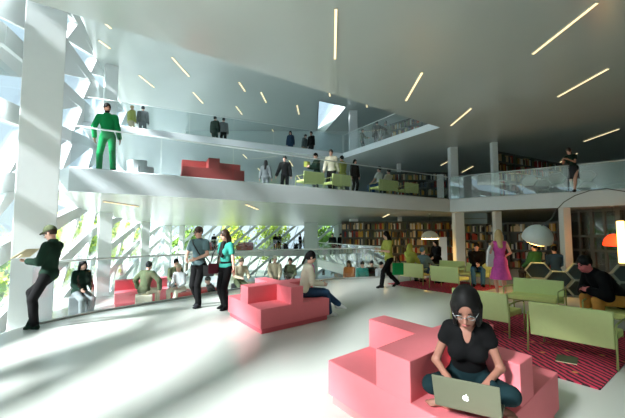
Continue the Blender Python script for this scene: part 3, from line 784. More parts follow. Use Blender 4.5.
top = [((97, 16), (111, 28), 'upper light strip in the top left corner beside the lattice wall'), ((99, 40), (110, 48), 'lower light strip in the top left corner above the second column'), ((139, 75), (154, 87), 'light strip on the top ceiling right of the second column'),
       ((172, 57), (189, 76), 'longest light strip seen through the opening to the top ceiling'), ((193, 92), (203, 103), 'light strip on the top ceiling above the pair at the railing'), ((239, 82), (245, 91), 'light strip on the top ceiling, first of the middle two'),
       ((261, 92), (266, 102), 'light strip on the top ceiling, second of the middle two'), ((297, 105), (299, 114), 'light strip on the top ceiling beside the bright roof light'), ((236, 106), (242, 114), 'light strip on the top ceiling right of the standing pair'),
       ((272, 129), (275, 134), 'short light strip low on the top ceiling left of the trio'), ((329, 91), (330, 96), 'tiny light strip above the bright roof light'), ((366.6, 104), (367, 107), 'tiny light strip above the three people at the upper right railing')]
for p, q, l in top: strip(p, q, ZC, l, .065)
for p, q, l in [((389, 213.8), (383, 217), 'small light strip under the mezzanine above the bookcases'), ((246, 204), (258, 209), 'light strip under the mezzanine left of centre'), ((104, 201), (138, 206), 'long faint light strip under the left end of the mezzanine')]: strip(p, q, Z2B, l, .07)

# ------------------------------------------------------------------ bookcases and books
BOOKS = []; BC = [(150, 52, 44, 'red'), (196, 176, 140, 'cream'), (64, 78, 96, 'blue'), (176, 142, 62, 'ochre'), (88, 104, 72, 'green'), (110, 78, 58, 'brown'), (206, 208, 200, 'white'), (46, 46, 50, 'black')]
def bookcase(p, d, n, w, h, rows, z, labels, zone):
    d = Vector((d[0], d[1], 0)).normalized(); nrm = Vector((d.y, -d.x, 0)); rz = math.atan2(d.y, d.x)
    for i in range(n):
        o = Vector((p[0], p[1], z))+d*(w*(i+.5))
        root = empty('bookcase', o, rz, labels[i], 'bookcase', 'grey steel bookcases')
        for s in (-1, 1): MB().box((s*(w/2-.015), .15, h/2), (.03, .30, h)).build('side_panel', M_shelf, root)
        MB().box((0, .29, h/2), (w-.06, .02, h)).build('back_panel', M_shelf, root)
        for r in range(rows+1):
            zz = .06+(h-.09)*r/rows
            MB().box((0, .14, zz), (w-.06, .28, .03)).build('shelf', M_shelf, root)
            if r == rows: continue
            x = -w/2+.05; ph = (h-.09)/rows-.05
            while x < w/2-.12:
                t = random.uniform(.045, .11); hh = ph*random.uniform(.62, .95)
                if random.random() < .07: x += random.uniform(.05, .2); continue
                if x+t > w/2-.045: break
                BOOKS.append((o+d*(x+t/2)-nrm*random.uniform(.09, .12)+Vector((0, 0, zz+.0155)), rz, t-.004, .2, hh, random.randrange(8), zone))
                x += t
la = ['first bookcase from the left in the far ground floor row', 'second bookcase from the left in the far ground floor row', 'bookcase behind the thin white column on the ground floor', 'bookcase behind the white pendant lamp', 'rightmost bookcase of the far ground floor row']
bookcase((1.75, 21.6), (1, -.05), 5, 1.34, 2.42, 5, 0, la, 'far ground floor')
p = Vector((DX(466, 18.8), 18.8)); q = Vector((DX(560, 15.9), 15.9)); n = 4
bookcase(p, q-p, n, (q-p).length/n, 2.2, 5, 0, ['bookcase just right of the corner column behind the seated man in jeans', 'bookcase behind the woman in the pink dress', 'bookcase behind the big dome lamp, left one', 'bookcase behind the big dome lamp, right one'], 'lounge')
p = Vector((DX(385, 19.5, 4), 19.5)); q = Vector((DX(449, 19.6, 4), 19.6)); n = 3
bookcase(p, q-p, n, (q-p).length/n, 1.75, 4, Z2T, ['mezzanine bookcase behind the third lime bench', 'mezzanine bookcase behind the rightmost lime bench', 'mezzanine bookcase left of the corner column'], 'mezzanine')
p = Vector((8.85, 17.1)); q = Vector((DX(566, 19.6, 4)+.3, 20.2)); n = 4
bookcase(p, q-p, n, (q-p).length/n, 2.35, 5, Z2T, ['tall mezzanine bookcase right of the thin white column, first', 'tall mezzanine bookcase right of the thin white column, second', 'tall mezzanine bookcase right of the thin white column, third', 'tall mezzanine bookcase left of the bending woman'], 'mezzanine')
p = Vector((DX(391, 22, 7), 22.3)); q = Vector((DX(418, 21, 7), 20.6)); n = 2
bookcase(p, q-p, n, (q-p).length/n, 2.3, 5, Z3T, ['left bookcase on the top floor beside three people', 'right bookcase on the top floor beside three people'], 'top floor')
# blue grey cabinet fronts above the books right of the corner column
cb = empty('cabinet', (DX(481, 17.9), 18.35, 0), math.atan2((Vector((DX(560, 15.9), 15.9))-Vector((DX(466, 18.8), 18.8))).y, (Vector((DX(560, 15.9), 15.9))-Vector((DX(466, 18.8), 18.8))).x), 'blue-grey overhead cabinet between two white columns', 'cabinet')
MB().box((0, -.16, 2.42), (1.45, .5, .52), bev=.01).build('body', M_blue, cb); MB().box((0, -.425, 2.42), (1.40, .03, .04)).build('handle', M_shelf, cb)
# ------------------------------------------------------------------ the people
def at(px, Y, z=0.0): return (DX(px, Y, z+.9), Y, z)
LEFT, RIGHT, AWAY, TO = yaw(-1, 0), yaw(1, 0), yaw(0, 1), yaw(0, -1)
# woman with the laptop
fw = (-.40, -.92)
figure('woman in black top and teal jeans, cross-legged on the nearest pink sofa behind a laptop', (1.195, 2.84, .40), yaw(*fw),
       dict(pel=(0, 0, .125), lean=27, hpitch=20, hyaw=-4, hs=1.2, sw=.130, arm=.80, leg=.88, lf=(-.13, -.34, .065), rf=(.14, -.31, .065), kpl=(1, -.25, .28), kpr=(-1, -.25, .28), lt=(-1, -.12, .1), rt=(1, -.12, .1),
            lh=(.10, -.40, .215), rh=(-.12, -.40, .215), epl=(.5, .5, -.5), epr=(-.5, .5, -.5), hdl=(-.25, -1, -.35), hdr=(.25, -1, -.35), hnl=(0, 0, -1), hnr=(0, 0, -1)),
       [('top', M_black, dict(sleeve=.30, hem=-.04, vneck=.05, t=.010, name='blouse')), ('trousers', M_denimdk), ('hair', M_hairk, 'bob'), ('glasses', M_chrome)], H=1.66, h=.0085, skin=M_skinshade, female=True, face=True)
# laptop
bl, br = Vector((*G(435.3, 404.3, .5), .5)), Vector((*G(502.3, 420.5, .5), .5))
hx = (br-bl).normalized(); w = (br-bl).length; hyn = Vector((-hx.y, hx.x, 0)); mid = (bl+br)/2
rz = math.atan2(hx.y, hx.x)
lap = empty('laptop', mid, rz, 'open silver laptop in front of the cross-legged woman', 'laptop')
MB().box((0, .125, .010), (w, .26, .018), bev=.004).build('base', M_alu, lap)
MB().box((0, .10, .0205), (w*.84, .12, .003)).build('keyboard', M_char, lap)
tl = math.radians(20); RM = Matrix.Rotation(tl, 4, 'X'); hL = .225
lid = MB().box(RM @ Vector((0, 0, hL/2+.004)), (w, .009, hL), M=RM, bev=.004).build('lid', M_alu, lap)
MB().box(RM @ Vector((0, .006, hL/2+.004)), (w*.92, .003, hL*.88), M=RM).build('display', mat('lit display', rgb(200, 214, 226), .3, emit=rgb(190, 210, 230), estr=.8), lid)
ap = []
def arc(cx, cy, r, a0, a1, n): return [(cx+r*math.cos(math.radians(a)), cy+r*math.sin(math.radians(a))) for a in np.linspace(a0, a1, n)]
ap = [(0, .72), (.16, .80), (.40, .82), (.62, .70), (.74, .55), (.58, .38), (.54, .15), (.62, -.08), (.80, -.22), (.68, -.52), (.48, -.78), (.28, -.86), (.08, -.79), (-.08, -.79), (-.28, -.86), (-.50, -.76), (-.72, -.44), (-.80, -.05), (-.76, .35), (-.60, .66), (-.36, .82), (-.14, .80)]
leaf = [(.02, .92), (.06, 1.16), (.22, 1.34), (.38, 1.38), (.36, 1.16), (.22, .98)]
lm = MB(); k = .023
for poly_ in (ap, leaf):
    lm.poly([RM @ Vector((x*k, -.0048, hL*.47+y*k)) for x, y in poly_], RM @ Vector((0, -.0012, 0)))
lm.build('apple_mark', mat('white lit mark', rgb(244, 248, 250), .4, emit=(1, 1, 1, 1), estr=.6), lid)
# man reading against the railing
rm = (DX(37, 6.35), 6.32, 0)
figure('man in dark green jacket and cap reading a paper, leaning by the first white column', (rm[0]+.02, rm[1], 0), LEFT+.1,
       dict(pel=(0, .15, .915), lean=-3, hpitch=30, lf=(.07, .0, .08), rf=(-.05, -.10, .19), lt=(0, -1, 0), rt=(0, -.6, -.8), kpr=(-.1, -1, .2),
            rh=(-.12, -.16, 1.13), lh=(.10, -.14, 1.13), epl=(.35, .5, -.9), epr=(-.35, .5, -.9), hnl=(0, -.2, 1), hnr=(0, -.2, 1)),
       [('top', M_greendk, dict(hem=-.16, t=.022, name='jacket', collar=.06)), ('trousers', M_black), ('shoes', M_greendk), ('hair', M_hairb), ('cap', M_olive)], H=1.78, h=.0115, face=True)
nw = empty('newspaper', (rm[0]-.25, rm[1]-.02, 1.20), LEFT+.1, 'open cream paper held by the man in the green jacket and cap', 'newspaper')
for s in (-1, 1): MB().box((s*.105, 0, .08), (.22, .008, .26), M=Matrix.Rotation(s*.3, 4, 'Z') @ Matrix.Rotation(-.95, 4, 'X')).build('page', M_paper, nw)
# man in green on the mezzanine
figure('man in bright green suit standing at the left end of the mezzanine', at(107.5, 9.8, Z2T), yaw(.35, -.9),
       dict(stand(), pel=(0, 0, .925), lf=(.16, -.1, .08), rf=(-.17, .08, .08), lh=(.27, .02, .84), rh=(-.30, .10, .90), epr=(-.9, .4, -.1), hyaw=25, roll=-3),
       [('top', M_greensuit, dict(hem=-.2, t=.022, name='jacket', collar=.04)), ('trousers', M_greensuit), ('shoes', M_greendk), ('hair', M_hairk), ('beard', M_hairk)], H=1.95, h=.0125, skin=M_skint, face=True)
# the walking couple
cm = at(199, 8.25)
figure('man in grey-blue T-shirt and dark trousers, left one of the walking couple', cm, yaw(-.35, -.94),
       dict(walk(.13), rh=(-.12, -.26, 1.03), lh=(.12, -.26, 1.05), lf=(.10, -.12, .085), rf=(-.10, .14, .10), pel=(0, 0, .92), lean=2, hyaw=-15, hpitch=10, epl=(.9, .5, -.4), epr=(-.9, .5, -.4)),
       [('top', M_bluegrey, dict(sleeve=.55, t=.018, hem=-.02, name='t_shirt')), ('trousers', M_black), ('shoes', M_char), ('hair', M_hairb), ('glasses', M_char)], H=1.80, h=.0125, face=True)
def bag(name, loc, rot, size, m, strap, label, strapm=M_leather):
    root = empty(name, loc, rot, label, 'bag')
    MB().box((0, 0, size[2]/2), size, bev=min(size)*.3).build('pouch', m, root)
    MB().box((0, -size[1]/2-.004, size[2]*.7), (size[0]*.9, .012, size[2]*.5), bev=.004).build('flap', m, root)
    if strap: MB().tube(strap, .014, 6).build('strap', strapm, root)
bag('shoulder_bag', (cm[0]+.25, cm[1]-.10, .68), 0, (.24, .10, .25), M_leather, [(-.03, -.02, .24), (-.10, -.07, .36), (-.22, -.11, .55), (-.33, -.09, .72), (-.40, .06, .80), (-.38, .22, .72), (-.22, .28, .5), (-.04, .2, .3), (.0, .05, .24)], 'black shoulder bag at the hip of the man in the grey-blue T-shirt')
cw = at(226, 7.95)
figure('woman in teal T-shirt and black trousers, right one of the walking couple', cw, yaw(-.55, -.83),
       dict(stand(), rh=(-.25, -.02, .86), lh=(.30, -.05, .86), lf=(.09, -.06, .08), rf=(-.09, .05, .08), hyaw=-20, hpitch=8),
       [('top', M_teal, dict(sleeve=.6, t=.016, hem=-.01, name='t_shirt')), ('trousers', M_black), ('shoes', M_black), ('hair', M_hairb, 'long'), ('scarf', M_hairk)], H=1.72, h=.0125, female=True, face=True)
bag('handbag', (cw[0]-.27, cw[1]-.03, .76), .3, (.22, .12, .22), M_maroon, [(-.06, 0, .21), (-.02, .02, .40), (.06, .03, .58), (.12, .06, .64), (.13, .08, .46), (.08, .02, .21)], 'maroon handbag hanging at the side of the woman in teal')
# woman on the central sofa
figure('woman in cream cardigan, pink scarf and jeans on the central pink sofa', (-.17, 7.15, 0), yaw(.95, .25),
       dict(pel=(0, 0, .515), lean=12, hpitch=6, lf=(.02, -.74, .22), rf=(-.10, -.50, .09), kpl=(-.1, -1, .5), lt=(.1, -1, -.15), lh=(.12, -.34, .66), rh=(-.1, -.36, .66)),
       [('top', M_cream, dict(hem=-.1, t=.022, name='cardigan')), ('trousers', M_denim), ('shoes', M_whitec), ('hair', M_hairk, 'pony'), ('scarf', M_pinkc)], H=1.70, h=.0125, female=True, face=True)
# woman in the pink dress
pw = at(500, 9.5)
figure('woman in pink dress and white cardigan with blonde hair, standing in the lounge', pw, yaw(.25, .95),
       dict(stand(), hyaw=-12, lh=(.2, -.12, 1.0), rh=(-.2, -.2, 1.05), lf=(.08, 0, .08), rf=(-.08, .02, .08)),
       [('top', M_pinkc, dict(sleeve=0, t=.014, hem=-.05, name='dress_top', collar=-.02)), ('skirt', M_pinkc, dict(hem=.46, flare=.25)), ('shoes', M_beige), ('hair', M_hairy, 'long')], H=1.74, h=.0135, female=True)
cd_ = empty('cardigan', (pw[0]-.25, pw[1]-.02, .78), .2, 'white cardigan hanging from the arm of the woman in the pink dress', 'cardigan')
MB().poly([(-.10, 0, 0), (.12, 0, -.02), (.10, 0, .35), (.02, 0, .55), (-.06, 0, .4)], (0, .07, 0)).build('drape', M_whitec, cd_)
# man in black on the right bench
figure('man in black jacket and orange-brown trousers bent forward on a bench', (5.06, 5.98, 0), yaw(-.99, .12),
       dict(pel=(0, 0, .50), lean=47, hpitch=-6, hyaw=12, lf=(.14, -.40, .08), rf=(-.14, -.42, .08), lh=(.06, -.46, .62), rh=(-.08, -.45, .62), epl=(.8, .3, -.5), epr=(-.8, .3, -.5)),
       [('top', M_black, dict(hem=-.12, t=.03, name='jacket', collar=.05)), ('trousers', M_orange), ('shoes', M_black), ('hair', M_hairk)], H=1.95, h=.0125, skin=mat('flushed skin', rgb(206, 110, 112), .5), face=True)
# walking man behind the benches
wm = at(389, 11.2)
figure('man in yellow-green shirt and dark trousers striding left with a tray of papers', wm, yaw(-.95, -.25),
       dict(walk(.30), lh=(.10, -.34, 1.12), rh=(-.12, -.34, 1.14), hpitch=8, epl=(.5, .6, -.5), epr=(-.5, .6, -.5)),
       [('top', M_yellow, dict(sleeve=.7, t=.02, hem=-.1)), ('trousers', M_black), ('shoes', M_black), ('hair', M_hairk, 'long')], H=1.76, h=.016)
pp = empty('paper_stack', (wm[0]-.42, wm[1]-.1, 1.12), .2, 'white papers carried by the man striding left', 'papers')
MB().box((0, 0, .02), (.22, .3, .03), bev=.004).build('sheets', M_whitec, pp)
bag('tote_bag', (wm[0]+.22, wm[1]-.22, .40), .2, (.34, .10, .36), M_greensuit, [(-.08, 0, .35), (-.05, .06, .5), (.03, .08, .52), (.08, 0, .35)], 'green tote bag hanging behind the striding man', M_greendk)
# lounge sitters
F_ = lambda x, y: yaw(x, y)
def P(label, loc, yw, pose, fit, H=1.72, h=.019, **k): return figure(label, loc, yw, pose, fit, H, h, **k)
P('person in yellow headscarf sitting on the lime bench, facing away', (3.30, 12.2, 0), F_(.80, .60), dict(sit(.40), lean=-2), [('top', M_yellow, dict(t=.03)), ('trousers', M_olive), ('shoes', M_black), ('hair', M_yellow, 'shawl')], female=True)
P('person in blue-grey top and jeans leaning back beside the yellow headscarf', (3.66, 11.72, 0), F_(.86, .50), dict(sit(.40), lean=-14, lf=(.12, -.6, .08), rf=(-.05, -.62, .1)), [('top', M_bluegrey), ('trousers', M_denim), ('shoes', M_black), ('hair', M_bluegrey)], H=1.62)
P('man in black top and blue jeans sitting beside the corner column, facing left', (5.30, 11.72, 0), F_(-.35, -.94), dict(sit(.40), lean=14, lh=(.05, -.45, .66), rh=(-.05, -.46, .68)), [('top', M_black, dict(t=.024)), ('trousers', M_jeans), ('shoes', M_black), ('hair', M_hairk)], H=1.8)
P('person all in black sitting before the bookcases by the white board', (5.15, 14.9, 0), F_(-.9, -.4), dict(sit(.5), lean=10), [('top', M_black, dict(t=.03, hem=-.2)), ('trousers', M_black), ('shoes', M_black), ('hair', M_hairk, 'long')])
P('person in dark green jacket sitting behind the big dome lamp', (6.75, 10.95, 0), F_(-.3, .95), dict(sit(.45), lean=4), [('top', M_moss, dict(t=.03)), ('trousers', M_char), ('shoes', M_black), ('hair', M_hairk)])
P('person in blue top sitting behind the honeycomb screen', (7.4, 11.05, 0), F_(.3, .95), dict(sit(.45), lean=6), [('top', M_denim, dict(t=.02)), ('trousers', M_char), ('shoes', M_black), ('hair', M_hairk)], H=1.6)
# landing behind the railing
P('woman with dark hair and dark jacket sitting beside the second white column', (-6.0, 9.4, -.5), F_(.8, -.5), dict(sit(.54), lf=(.1, -.36, .08), rf=(-.1, -.36, .08), lean=10), [('top', M_greendk, dict(t=.03, hem=-.14)), ('trousers', M_grey), ('shoes', M_grey), ('hair', M_hairk, 'long')], H=1.75, h=.017, female=True)
P('man in grey-green sweater sitting on a cream stool before the pale pink sofa', (-4.78, 10.35, -.5), F_(.2, .95), dict(sit(.42), lean=16, lh=(.36, -.2, .56), rh=(-.36, -.2, .56), epl=(1, .2, 0), epr=(-1, .2, 0)), [('top', M_olive, dict(t=.03, hem=-.14)), ('trousers', M_cream), ('shoes', M_cream), ('hair', M_char)], H=1.76, h=.017)
P('person in white sitting on a dull red cube behind the railing', (-4.02, 11.15, -.5), F_(-.3, -.9), dict(sit(.40), lean=12, rt=(0, -1, 0)), [('top', M_whitec), ('trousers', M_cream), ('shoes', M_whitec), ('hair', M_beige)], H=1.62)
P('dark-haired person in olive crouching left of the person in white', (-4.45, 11.75, -.5), F_(.6, -.8), dict(sit(.45), lean=10), [('top', M_olive), ('trousers', M_char), ('shoes', M_black), ('hair', M_hairk)], H=1.7)
stool('cube_stool', (-4.45, 11.75), -.5, .4, .45, M_grey, 'grey cube stool under the dark-haired person in olive')
P('person in black sitting low between the walking couple', (-3.02, 11.3, -.5), F_(-.8, -.6), dict(floorsit(), lean=22), [('top', M_black), ('trousers', M_black), ('shoes', M_black), ('hair', M_hairk)], H=1.62)
P('person in tan shirt sitting at the left end of the central pink sofa', (-2.42, 12.0, -.5), F_(.5, -.86), dict(sit(.5), lean=20, lh=(.2, -.4, .75), rh=(-.1, -.4, .75)), [('top', M_beige), ('trousers', M_olive), ('shoes', M_char), ('hair', M_hairb)], H=1.7)
P('man in beige shirt and pale hat sitting behind the central pink sofa', (-2.1+.75, 12.75-.25+.45, -.5), F_(.2, -.95), dict(sit(.45), lean=4), [('top', M_beige, dict(t=.026)), ('trousers', M_olive), ('shoes', M_char), ('hair', M_hairb), ('cap', M_cream)], H=1.72)
P('woman in olive-beige top sitting right of the man in the pale hat', (-.80, 13.25, -.5), F_(-.1, -.97), dict(sit(.45), lean=8), [('top', M_olive, dict(t=.026)), ('trousers', M_grey), ('shoes', M_char), ('hair', M_hairb)], H=1.62, female=True)
for px, Y, mtop, hair, lab, st in ((350, 14.95, M_orangec, M_hairb, 'person in orange sitting on the landing behind the glass', 'long'), (362, 14.5, M_teal, M_hairk, 'person in teal sitting on the landing behind the glass', 'short'),
                                   (371.5, 14.9, M_greendk, M_hairk, 'person in bottle green sitting beside the person in teal', 'short'), (379.5, 14.35, M_whitec, M_hairk, 'person in white sitting low behind the striding man', 'short')):
    P(lab, at(px, Y, -.5 if px < 375 else -.5), F_(random.uniform(-.5, .5), -.9), dict(floorsit(), pel=(0, 0, .25)), [('top', mtop, dict(t=.025)), ('trousers', M_olive), ('shoes', M_char), ('hair', hair, st)], H=1.75)
# far gallery silhouettes
for px, Y, z, mt, mb_, lab, f in ((275.3, 37.2, 0, M_black, M_black, 'left one of a dark pair standing on the distant gallery', (.3, -.9)), (279.5, 37.2, 0, M_char, M_black, 'right one of a dark pair standing on the distant gallery', (-.3, -.9)),
                              (300, 38.7, 0, M_char, M_char, 'dark person standing alone on the distant gallery', (.8, -.5)), (305, 39.6, 0, M_black, M_greendk, 'person in dark green behind the lone figure on the distant gallery', (-.8, -.5)),
                              (214, 37.0, 0, M_black, M_black, 'dark figure on the distant gallery seen between the walking couple', (0, -1)),
                              (332.5, 24.6, 0, M_char, M_char, 'left dark figure standing in front of the far pier', (0, -1)), (340.5, 25.2, 0, M_black, M_char, 'right dark figure standing in front of the far pier', (.6, -.8))):
    P(lab, at(px, Y, z), F_(*f), stand(), [('top', mt, dict(t=.03)), ('trousers', mb_), ('shoes', M_black), ('hair', M_hairk)], h=.026)
for px, lab in ((212, 'left red armchair on the distant gallery'), (241, 'middle red armchair on the distant gallery'), (249, 'right red armchair on the distant gallery')):
    r = empty('armchair', at(px, 37.9, 0), 0, lab, 'armchair', 'red armchairs on the gallery')
    MB().box((0, 0, .22), (.8, .75, .4), bev=.05).build('seat', M_red, r); MB().box((0, .3, .55), (.8, .2, .55), bev=.05).build('backrest', M_red, r)
    for s in (-1, 1): MB().box((s*.38, -.05, .36), (.14, .7, .34), bev=.04).build('armrest', M_red, r)
for px, lab in ((286, 'left dark plant tub on the distant gallery'), (296, 'right dark plant tub on the distant gallery')):
    r = empty('potted_plant', at(px, 37.4, 0), 0, lab, 'plant', 'plants on the gallery')
    MB().lathe([(.001, 0), (.22, 0), (.28, .42), (.001, .40)], n=14).build('pot', M_char, r)
    b = MB()
    for k in range(60):
        a = random.uniform(0, 6.28); e = random.uniform(.2, 1.2); v = Vector((math.cos(a)*math.cos(e), math.sin(a)*math.cos(e), math.sin(e)))*random.uniform(.25, .6)
        s_ = v.cross(Vector((0, 0, 1))).normalized()*.05
        b.poly([Vector((0, 0, .38)), Vector((0, 0, .38))+v*.6+s_, Vector((0, 0, .38))+v, Vector((0, 0, .38))+v*.6-s_], (0, 0, .006))
    b.build('foliage', M_greendk, r)
# mezzanine
Z = Z2T
P('woman with long dark hair and grey jacket holding hands on the mezzanine', at(265.5, 15.8, Z), F_(.1, .98), dict(stand(), lh=(.30, -.02, .82), rh=(-.3, .0, .82)), [('top', M_grey, dict(t=.035, hem=-.2)), ('trousers', M_grey), ('shoes', M_char), ('hair', M_hairk, 'long')], H=1.62, female=True, h=.017)
P('man in black holding hands with the woman in grey on the mezzanine', at(285, 15.6, Z), F_(-.1, -.98), dict(stand(), rh=(-.40, -.02, .84), lh=(.27, 0, .82), hyaw=-15), [('top', M_black, dict(t=.035, hem=-.16)), ('trousers', M_black), ('shoes', M_black), ('hair', M_hairk)], H=1.74, h=.017)
mb1 = at(317, 15.3, Z)
P('man in dark jacket holding a yellow book behind the first mezzanine bench', mb1, F_(-.9, -.4), dict(stand(), lh=(.1, -.35, 1.15), rh=(-.1, -.36, 1.15), hpitch=16), [('top', M_greendk, dict(t=.03)), ('trousers', M_char), ('shoes', M_black), ('hair', M_hairk)], H=1.82, h=.018)
bk = empty('open_book', (mb1[0]-.42, mb1[1]-.17, Z+1.2), .3, 'yellow book in the hands of the man behind the first mezzanine bench', 'book')
for s in (-1, 1): MB().box((s*.07, 0, .1), (.15, .015, .24), M=Matrix.Rotation(s*.4, 4, 'Z')).build('cover', M_yellow, bk)
P('person in yellow-and-white top walking between the mezzanine benches', at(331.5, 14.35, Z), F_(-.3, -.95), walk(.14), [('top', M_cream, dict(t=.028)), ('trousers', M_black), ('shoes', M_black), ('hair', M_hairb)], H=1.78, h=.018)
P('dark-haired person in pale yellow behind the second mezzanine bench', at(342.5, 15.6, Z), F_(-.6, .8), stand(lh=(.1, -.3, 1.25), rh=(-.1, -.3, 1.25)), [('top', M_yellow, dict(t=.028)), ('trousers', M_olive), ('shoes', M_black), ('hair', M_hairk)], H=1.78, h=.018)
P('child in black standing right of the second mezzanine bench', at(354.5, 14.75, Z), F_(.5, -.8), stand(), [('top', M_black, dict(t=.03, hem=-.2)), ('trousers', M_black), ('shoes', M_black), ('hair', M_hairk, 'long')], H=1.42, h=.018)
P('person in white shirt sitting on the third mezzanine bench', at(379, 15.95, Z), F_(-.7, .6), dict(sit(.42), lean=-2, rf=(-.3, -.46, .08)), [('top', M_whitec, dict(sleeve=.6)), ('trousers', M_denim), ('shoes', M_char), ('hair', M_hairk)], H=1.75, h=.018)
P('person in cream sitting right of the one in the white shirt on the mezzanine', at(388.5, 16.2, Z), F_(-.5, .86), dict(sit(.42), lean=-2), [('top', M_cream), ('trousers', M_char), ('shoes', M_char), ('hair', M_hairk)], H=1.68, h=.018)
P('woman in dark dress with bare legs bending at the right mezzanine railing', at(573, 14.3, Z), F_(-.9, -.45), dict(stand(), lean=24, pel=(0, .06, .93), hpitch=14, lh=(.1, -.45, 1.2), rh=(-.1, -.46, 1.2), lf=(.08, -.12, .08), rf=(-.06, .1, .08)), [('top', M_greendk, dict(sleeve=.4, t=.02)), ('skirt', M_char, dict(hem=.52, flare=.17)), ('shoes', M_char), ('hair', M_hairb, 'pony')], H=1.84, female=True, h=.017)
# top floor
Z = Z3T
P('person in yellow top at the left end of the top floor railing', at(131, 17.3, Z), F_(.4, .9), stand(), [('top', M_yellow, dict(t=.03)), ('trousers', M_beige), ('shoes', M_char), ('hair', M_hairy)], h=.024, H=1.66)
P('person in grey at the left end of the top floor railing', at(142.5, 17.6, Z), F_(-.3, .95), stand(), [('top', M_grey, dict(t=.035)), ('trousers', M_grey), ('shoes', M_char), ('hair', M_char)], h=.024, H=1.74)
P('man in dark green at the top floor railing, left one of the pair', at(214.5, 19.1, Z), F_(.3, .95), stand(), [('top', M_greendk, dict(t=.035, hem=-.2)), ('trousers', M_greendk), ('shoes', M_char), ('hair', M_hairk)], h=.024)
P('man in grey shirt and black trousers, right one of the top floor railing pair', at(223.5, 19.3, Z), F_(-.4, .9), stand(), [('top', M_grey, dict(t=.03)), ('trousers', M_black), ('shoes', M_char), ('hair', M_hairk)], h=.024, H=1.7)
P('woman in dark blue standing left of the trio on the top floor', at(290.5, 21.9, Z), F_(-.2, -.95), stand(), [('top', M_denim, dict(t=.03, hem=-.2)), ('trousers', M_denim), ('shoes', M_char), ('hair', M_hairk, 'long')], h=.024, female=True)
P('person in black and white bending in the middle of the top floor trio', at(303.5, 22.3, Z), F_(.8, -.5), stand(lean=14), [('top', M_grey, dict(t=.03)), ('trousers', M_beige), ('shoes', M_char), ('hair', M_hairk)], h=.024, H=1.62)
P('slim person in dark clothes at the right of the top floor trio', at(311.5, 22.3, Z), F_(-.6, -.8), stand(), [('top', M_black, dict(t=.02)), ('trousers', M_char), ('shoes', M_char), ('hair', M_hairb)], h=.024, H=1.8)
P('short person in olive at the upper right railing', at(362, 20.9, Z), F_(.8, -.5), stand(lh=(.1, -.4, 1.1)), [('top', M_olive), ('trousers', M_char), ('shoes', M_char), ('hair', M_hairk)], h=.024, H=1.56)
P('person in dark grey at the upper right railing between two others', at(377, 19.9, Z), F_(.3, .95), stand(rh=(-.5, -.2, 1.2)), [('top', M_char, dict(t=.03, hem=-.2)), ('trousers', M_char), ('shoes', M_char), ('hair', M_hairk)], h=.024)
P('person in pale shirt at the upper right railing', at(386, 20.2, Z), F_(-.3, .95), stand(), [('top', M_grey, dict(t=.035)), ('trousers', M_grey), ('shoes', M_char), ('hair', M_hairb)], h=.024, H=1.8)

# ------------------------------------------------------------------ trees outside
M_leaf = mat('sunlit leaves', rgb(188, 204, 70), .8, noise=.35, scale=1.2); M_leaf2 = mat('green leaves', rgb(112, 150, 54), .8, noise=.35, scale=1.2); M_leaf3 = mat('autumn leaves', rgb(206, 150, 74), .8, noise=.35, scale=1.2)
M_bark = mat('bark', rgb(90, 74, 58), .9, noise=.2)
def tree(x, y, h, r, m, label):
    root = empty('tree', (x, y, -4.2), random.uniform(0, 6), label, 'tree', 'trees outside the lattice wall')
    MB().tube([(0, 0, 0), (.1, .05, h*.35), (.0, .1, h*.7)], [.22, .16, .06]).build('trunk', M_bark, root)
    n = 1500
    cs = np.array([[math.cos(a)*r*.5*q, math.sin(a)*r*.5*q, h*.72+z*h*.22] for a, q, z in zip(rng.uniform(0, 6.28, 9), rng.uniform(.3, 1.1, 9), rng.uniform(-1.4, .9, 9))])
    k = rng.integers(0, 9, n); d = rng.normal(size=(n, 3)); d /= np.linalg.norm(d, axis=1)[:, None]
    p = cs[k]+d*(r*.52*rng.uniform(.6, 1, n)[:, None])
    t = rng.normal(size=(n, 3)); t /= np.linalg.norm(t, axis=1)[:, None]; s = np.cross(d, t); s /= np.linalg.norm(s, axis=1)[:, None]; t = np.cross(s, d)*.6+d*.5
    w = rng.uniform(.14, .28, n)[:, None]
    v = np.stack([p-s*w, p-t*w, p+s*w, p+t*w], 1).reshape(-1, 3)
    me = bpy.data.meshes.new('foliage'); me.from_pydata(v.tolist(), [], np.arange(4*n).reshape(-1, 4).tolist()); me.materials.append(m)
    o = bpy.data.objects.new('foliage', me); COL.objects.link(o); o.parent = root
tl = [(-13.5, 13.5, 6.0, 2.6, M_leaf2, 'green tree outside at the far left edge'), (-12.5, 9.6, 4.0, 2.0, M_leaf3, 'low orange-leaved tree outside at the far left edge'), (-17, 22, 7.0, 2.8, M_leaf, 'yellow-green tree outside just left of the second column'),
      (-18.5, 28, 6.6, 2.8, M_leaf2, 'green tree outside just right of the second column'), (-21, 35, 7.2, 3.0, M_leaf, 'yellow-green tree outside left of the third column'), (-22.5, 43, 7.0, 3.0, M_leaf, 'yellow-green tree outside right of the third column'),
      (-18, 52, 7.4, 3.2, M_leaf2, 'green tree outside behind the head of the walking man'), (-11.5, 53, 7.6, 3.2, M_leaf, 'yellow-green tree outside left of the distant gallery'), (-6, 52, 7.8, 3.2, M_leaf, 'yellow-green tree outside behind the dark pair on the gallery'),
      (1.6, 53, 7.6, 2.8, M_leaf2, 'green tree outside at the right end of the distant gallery')]
for t in tl: tree(*t)

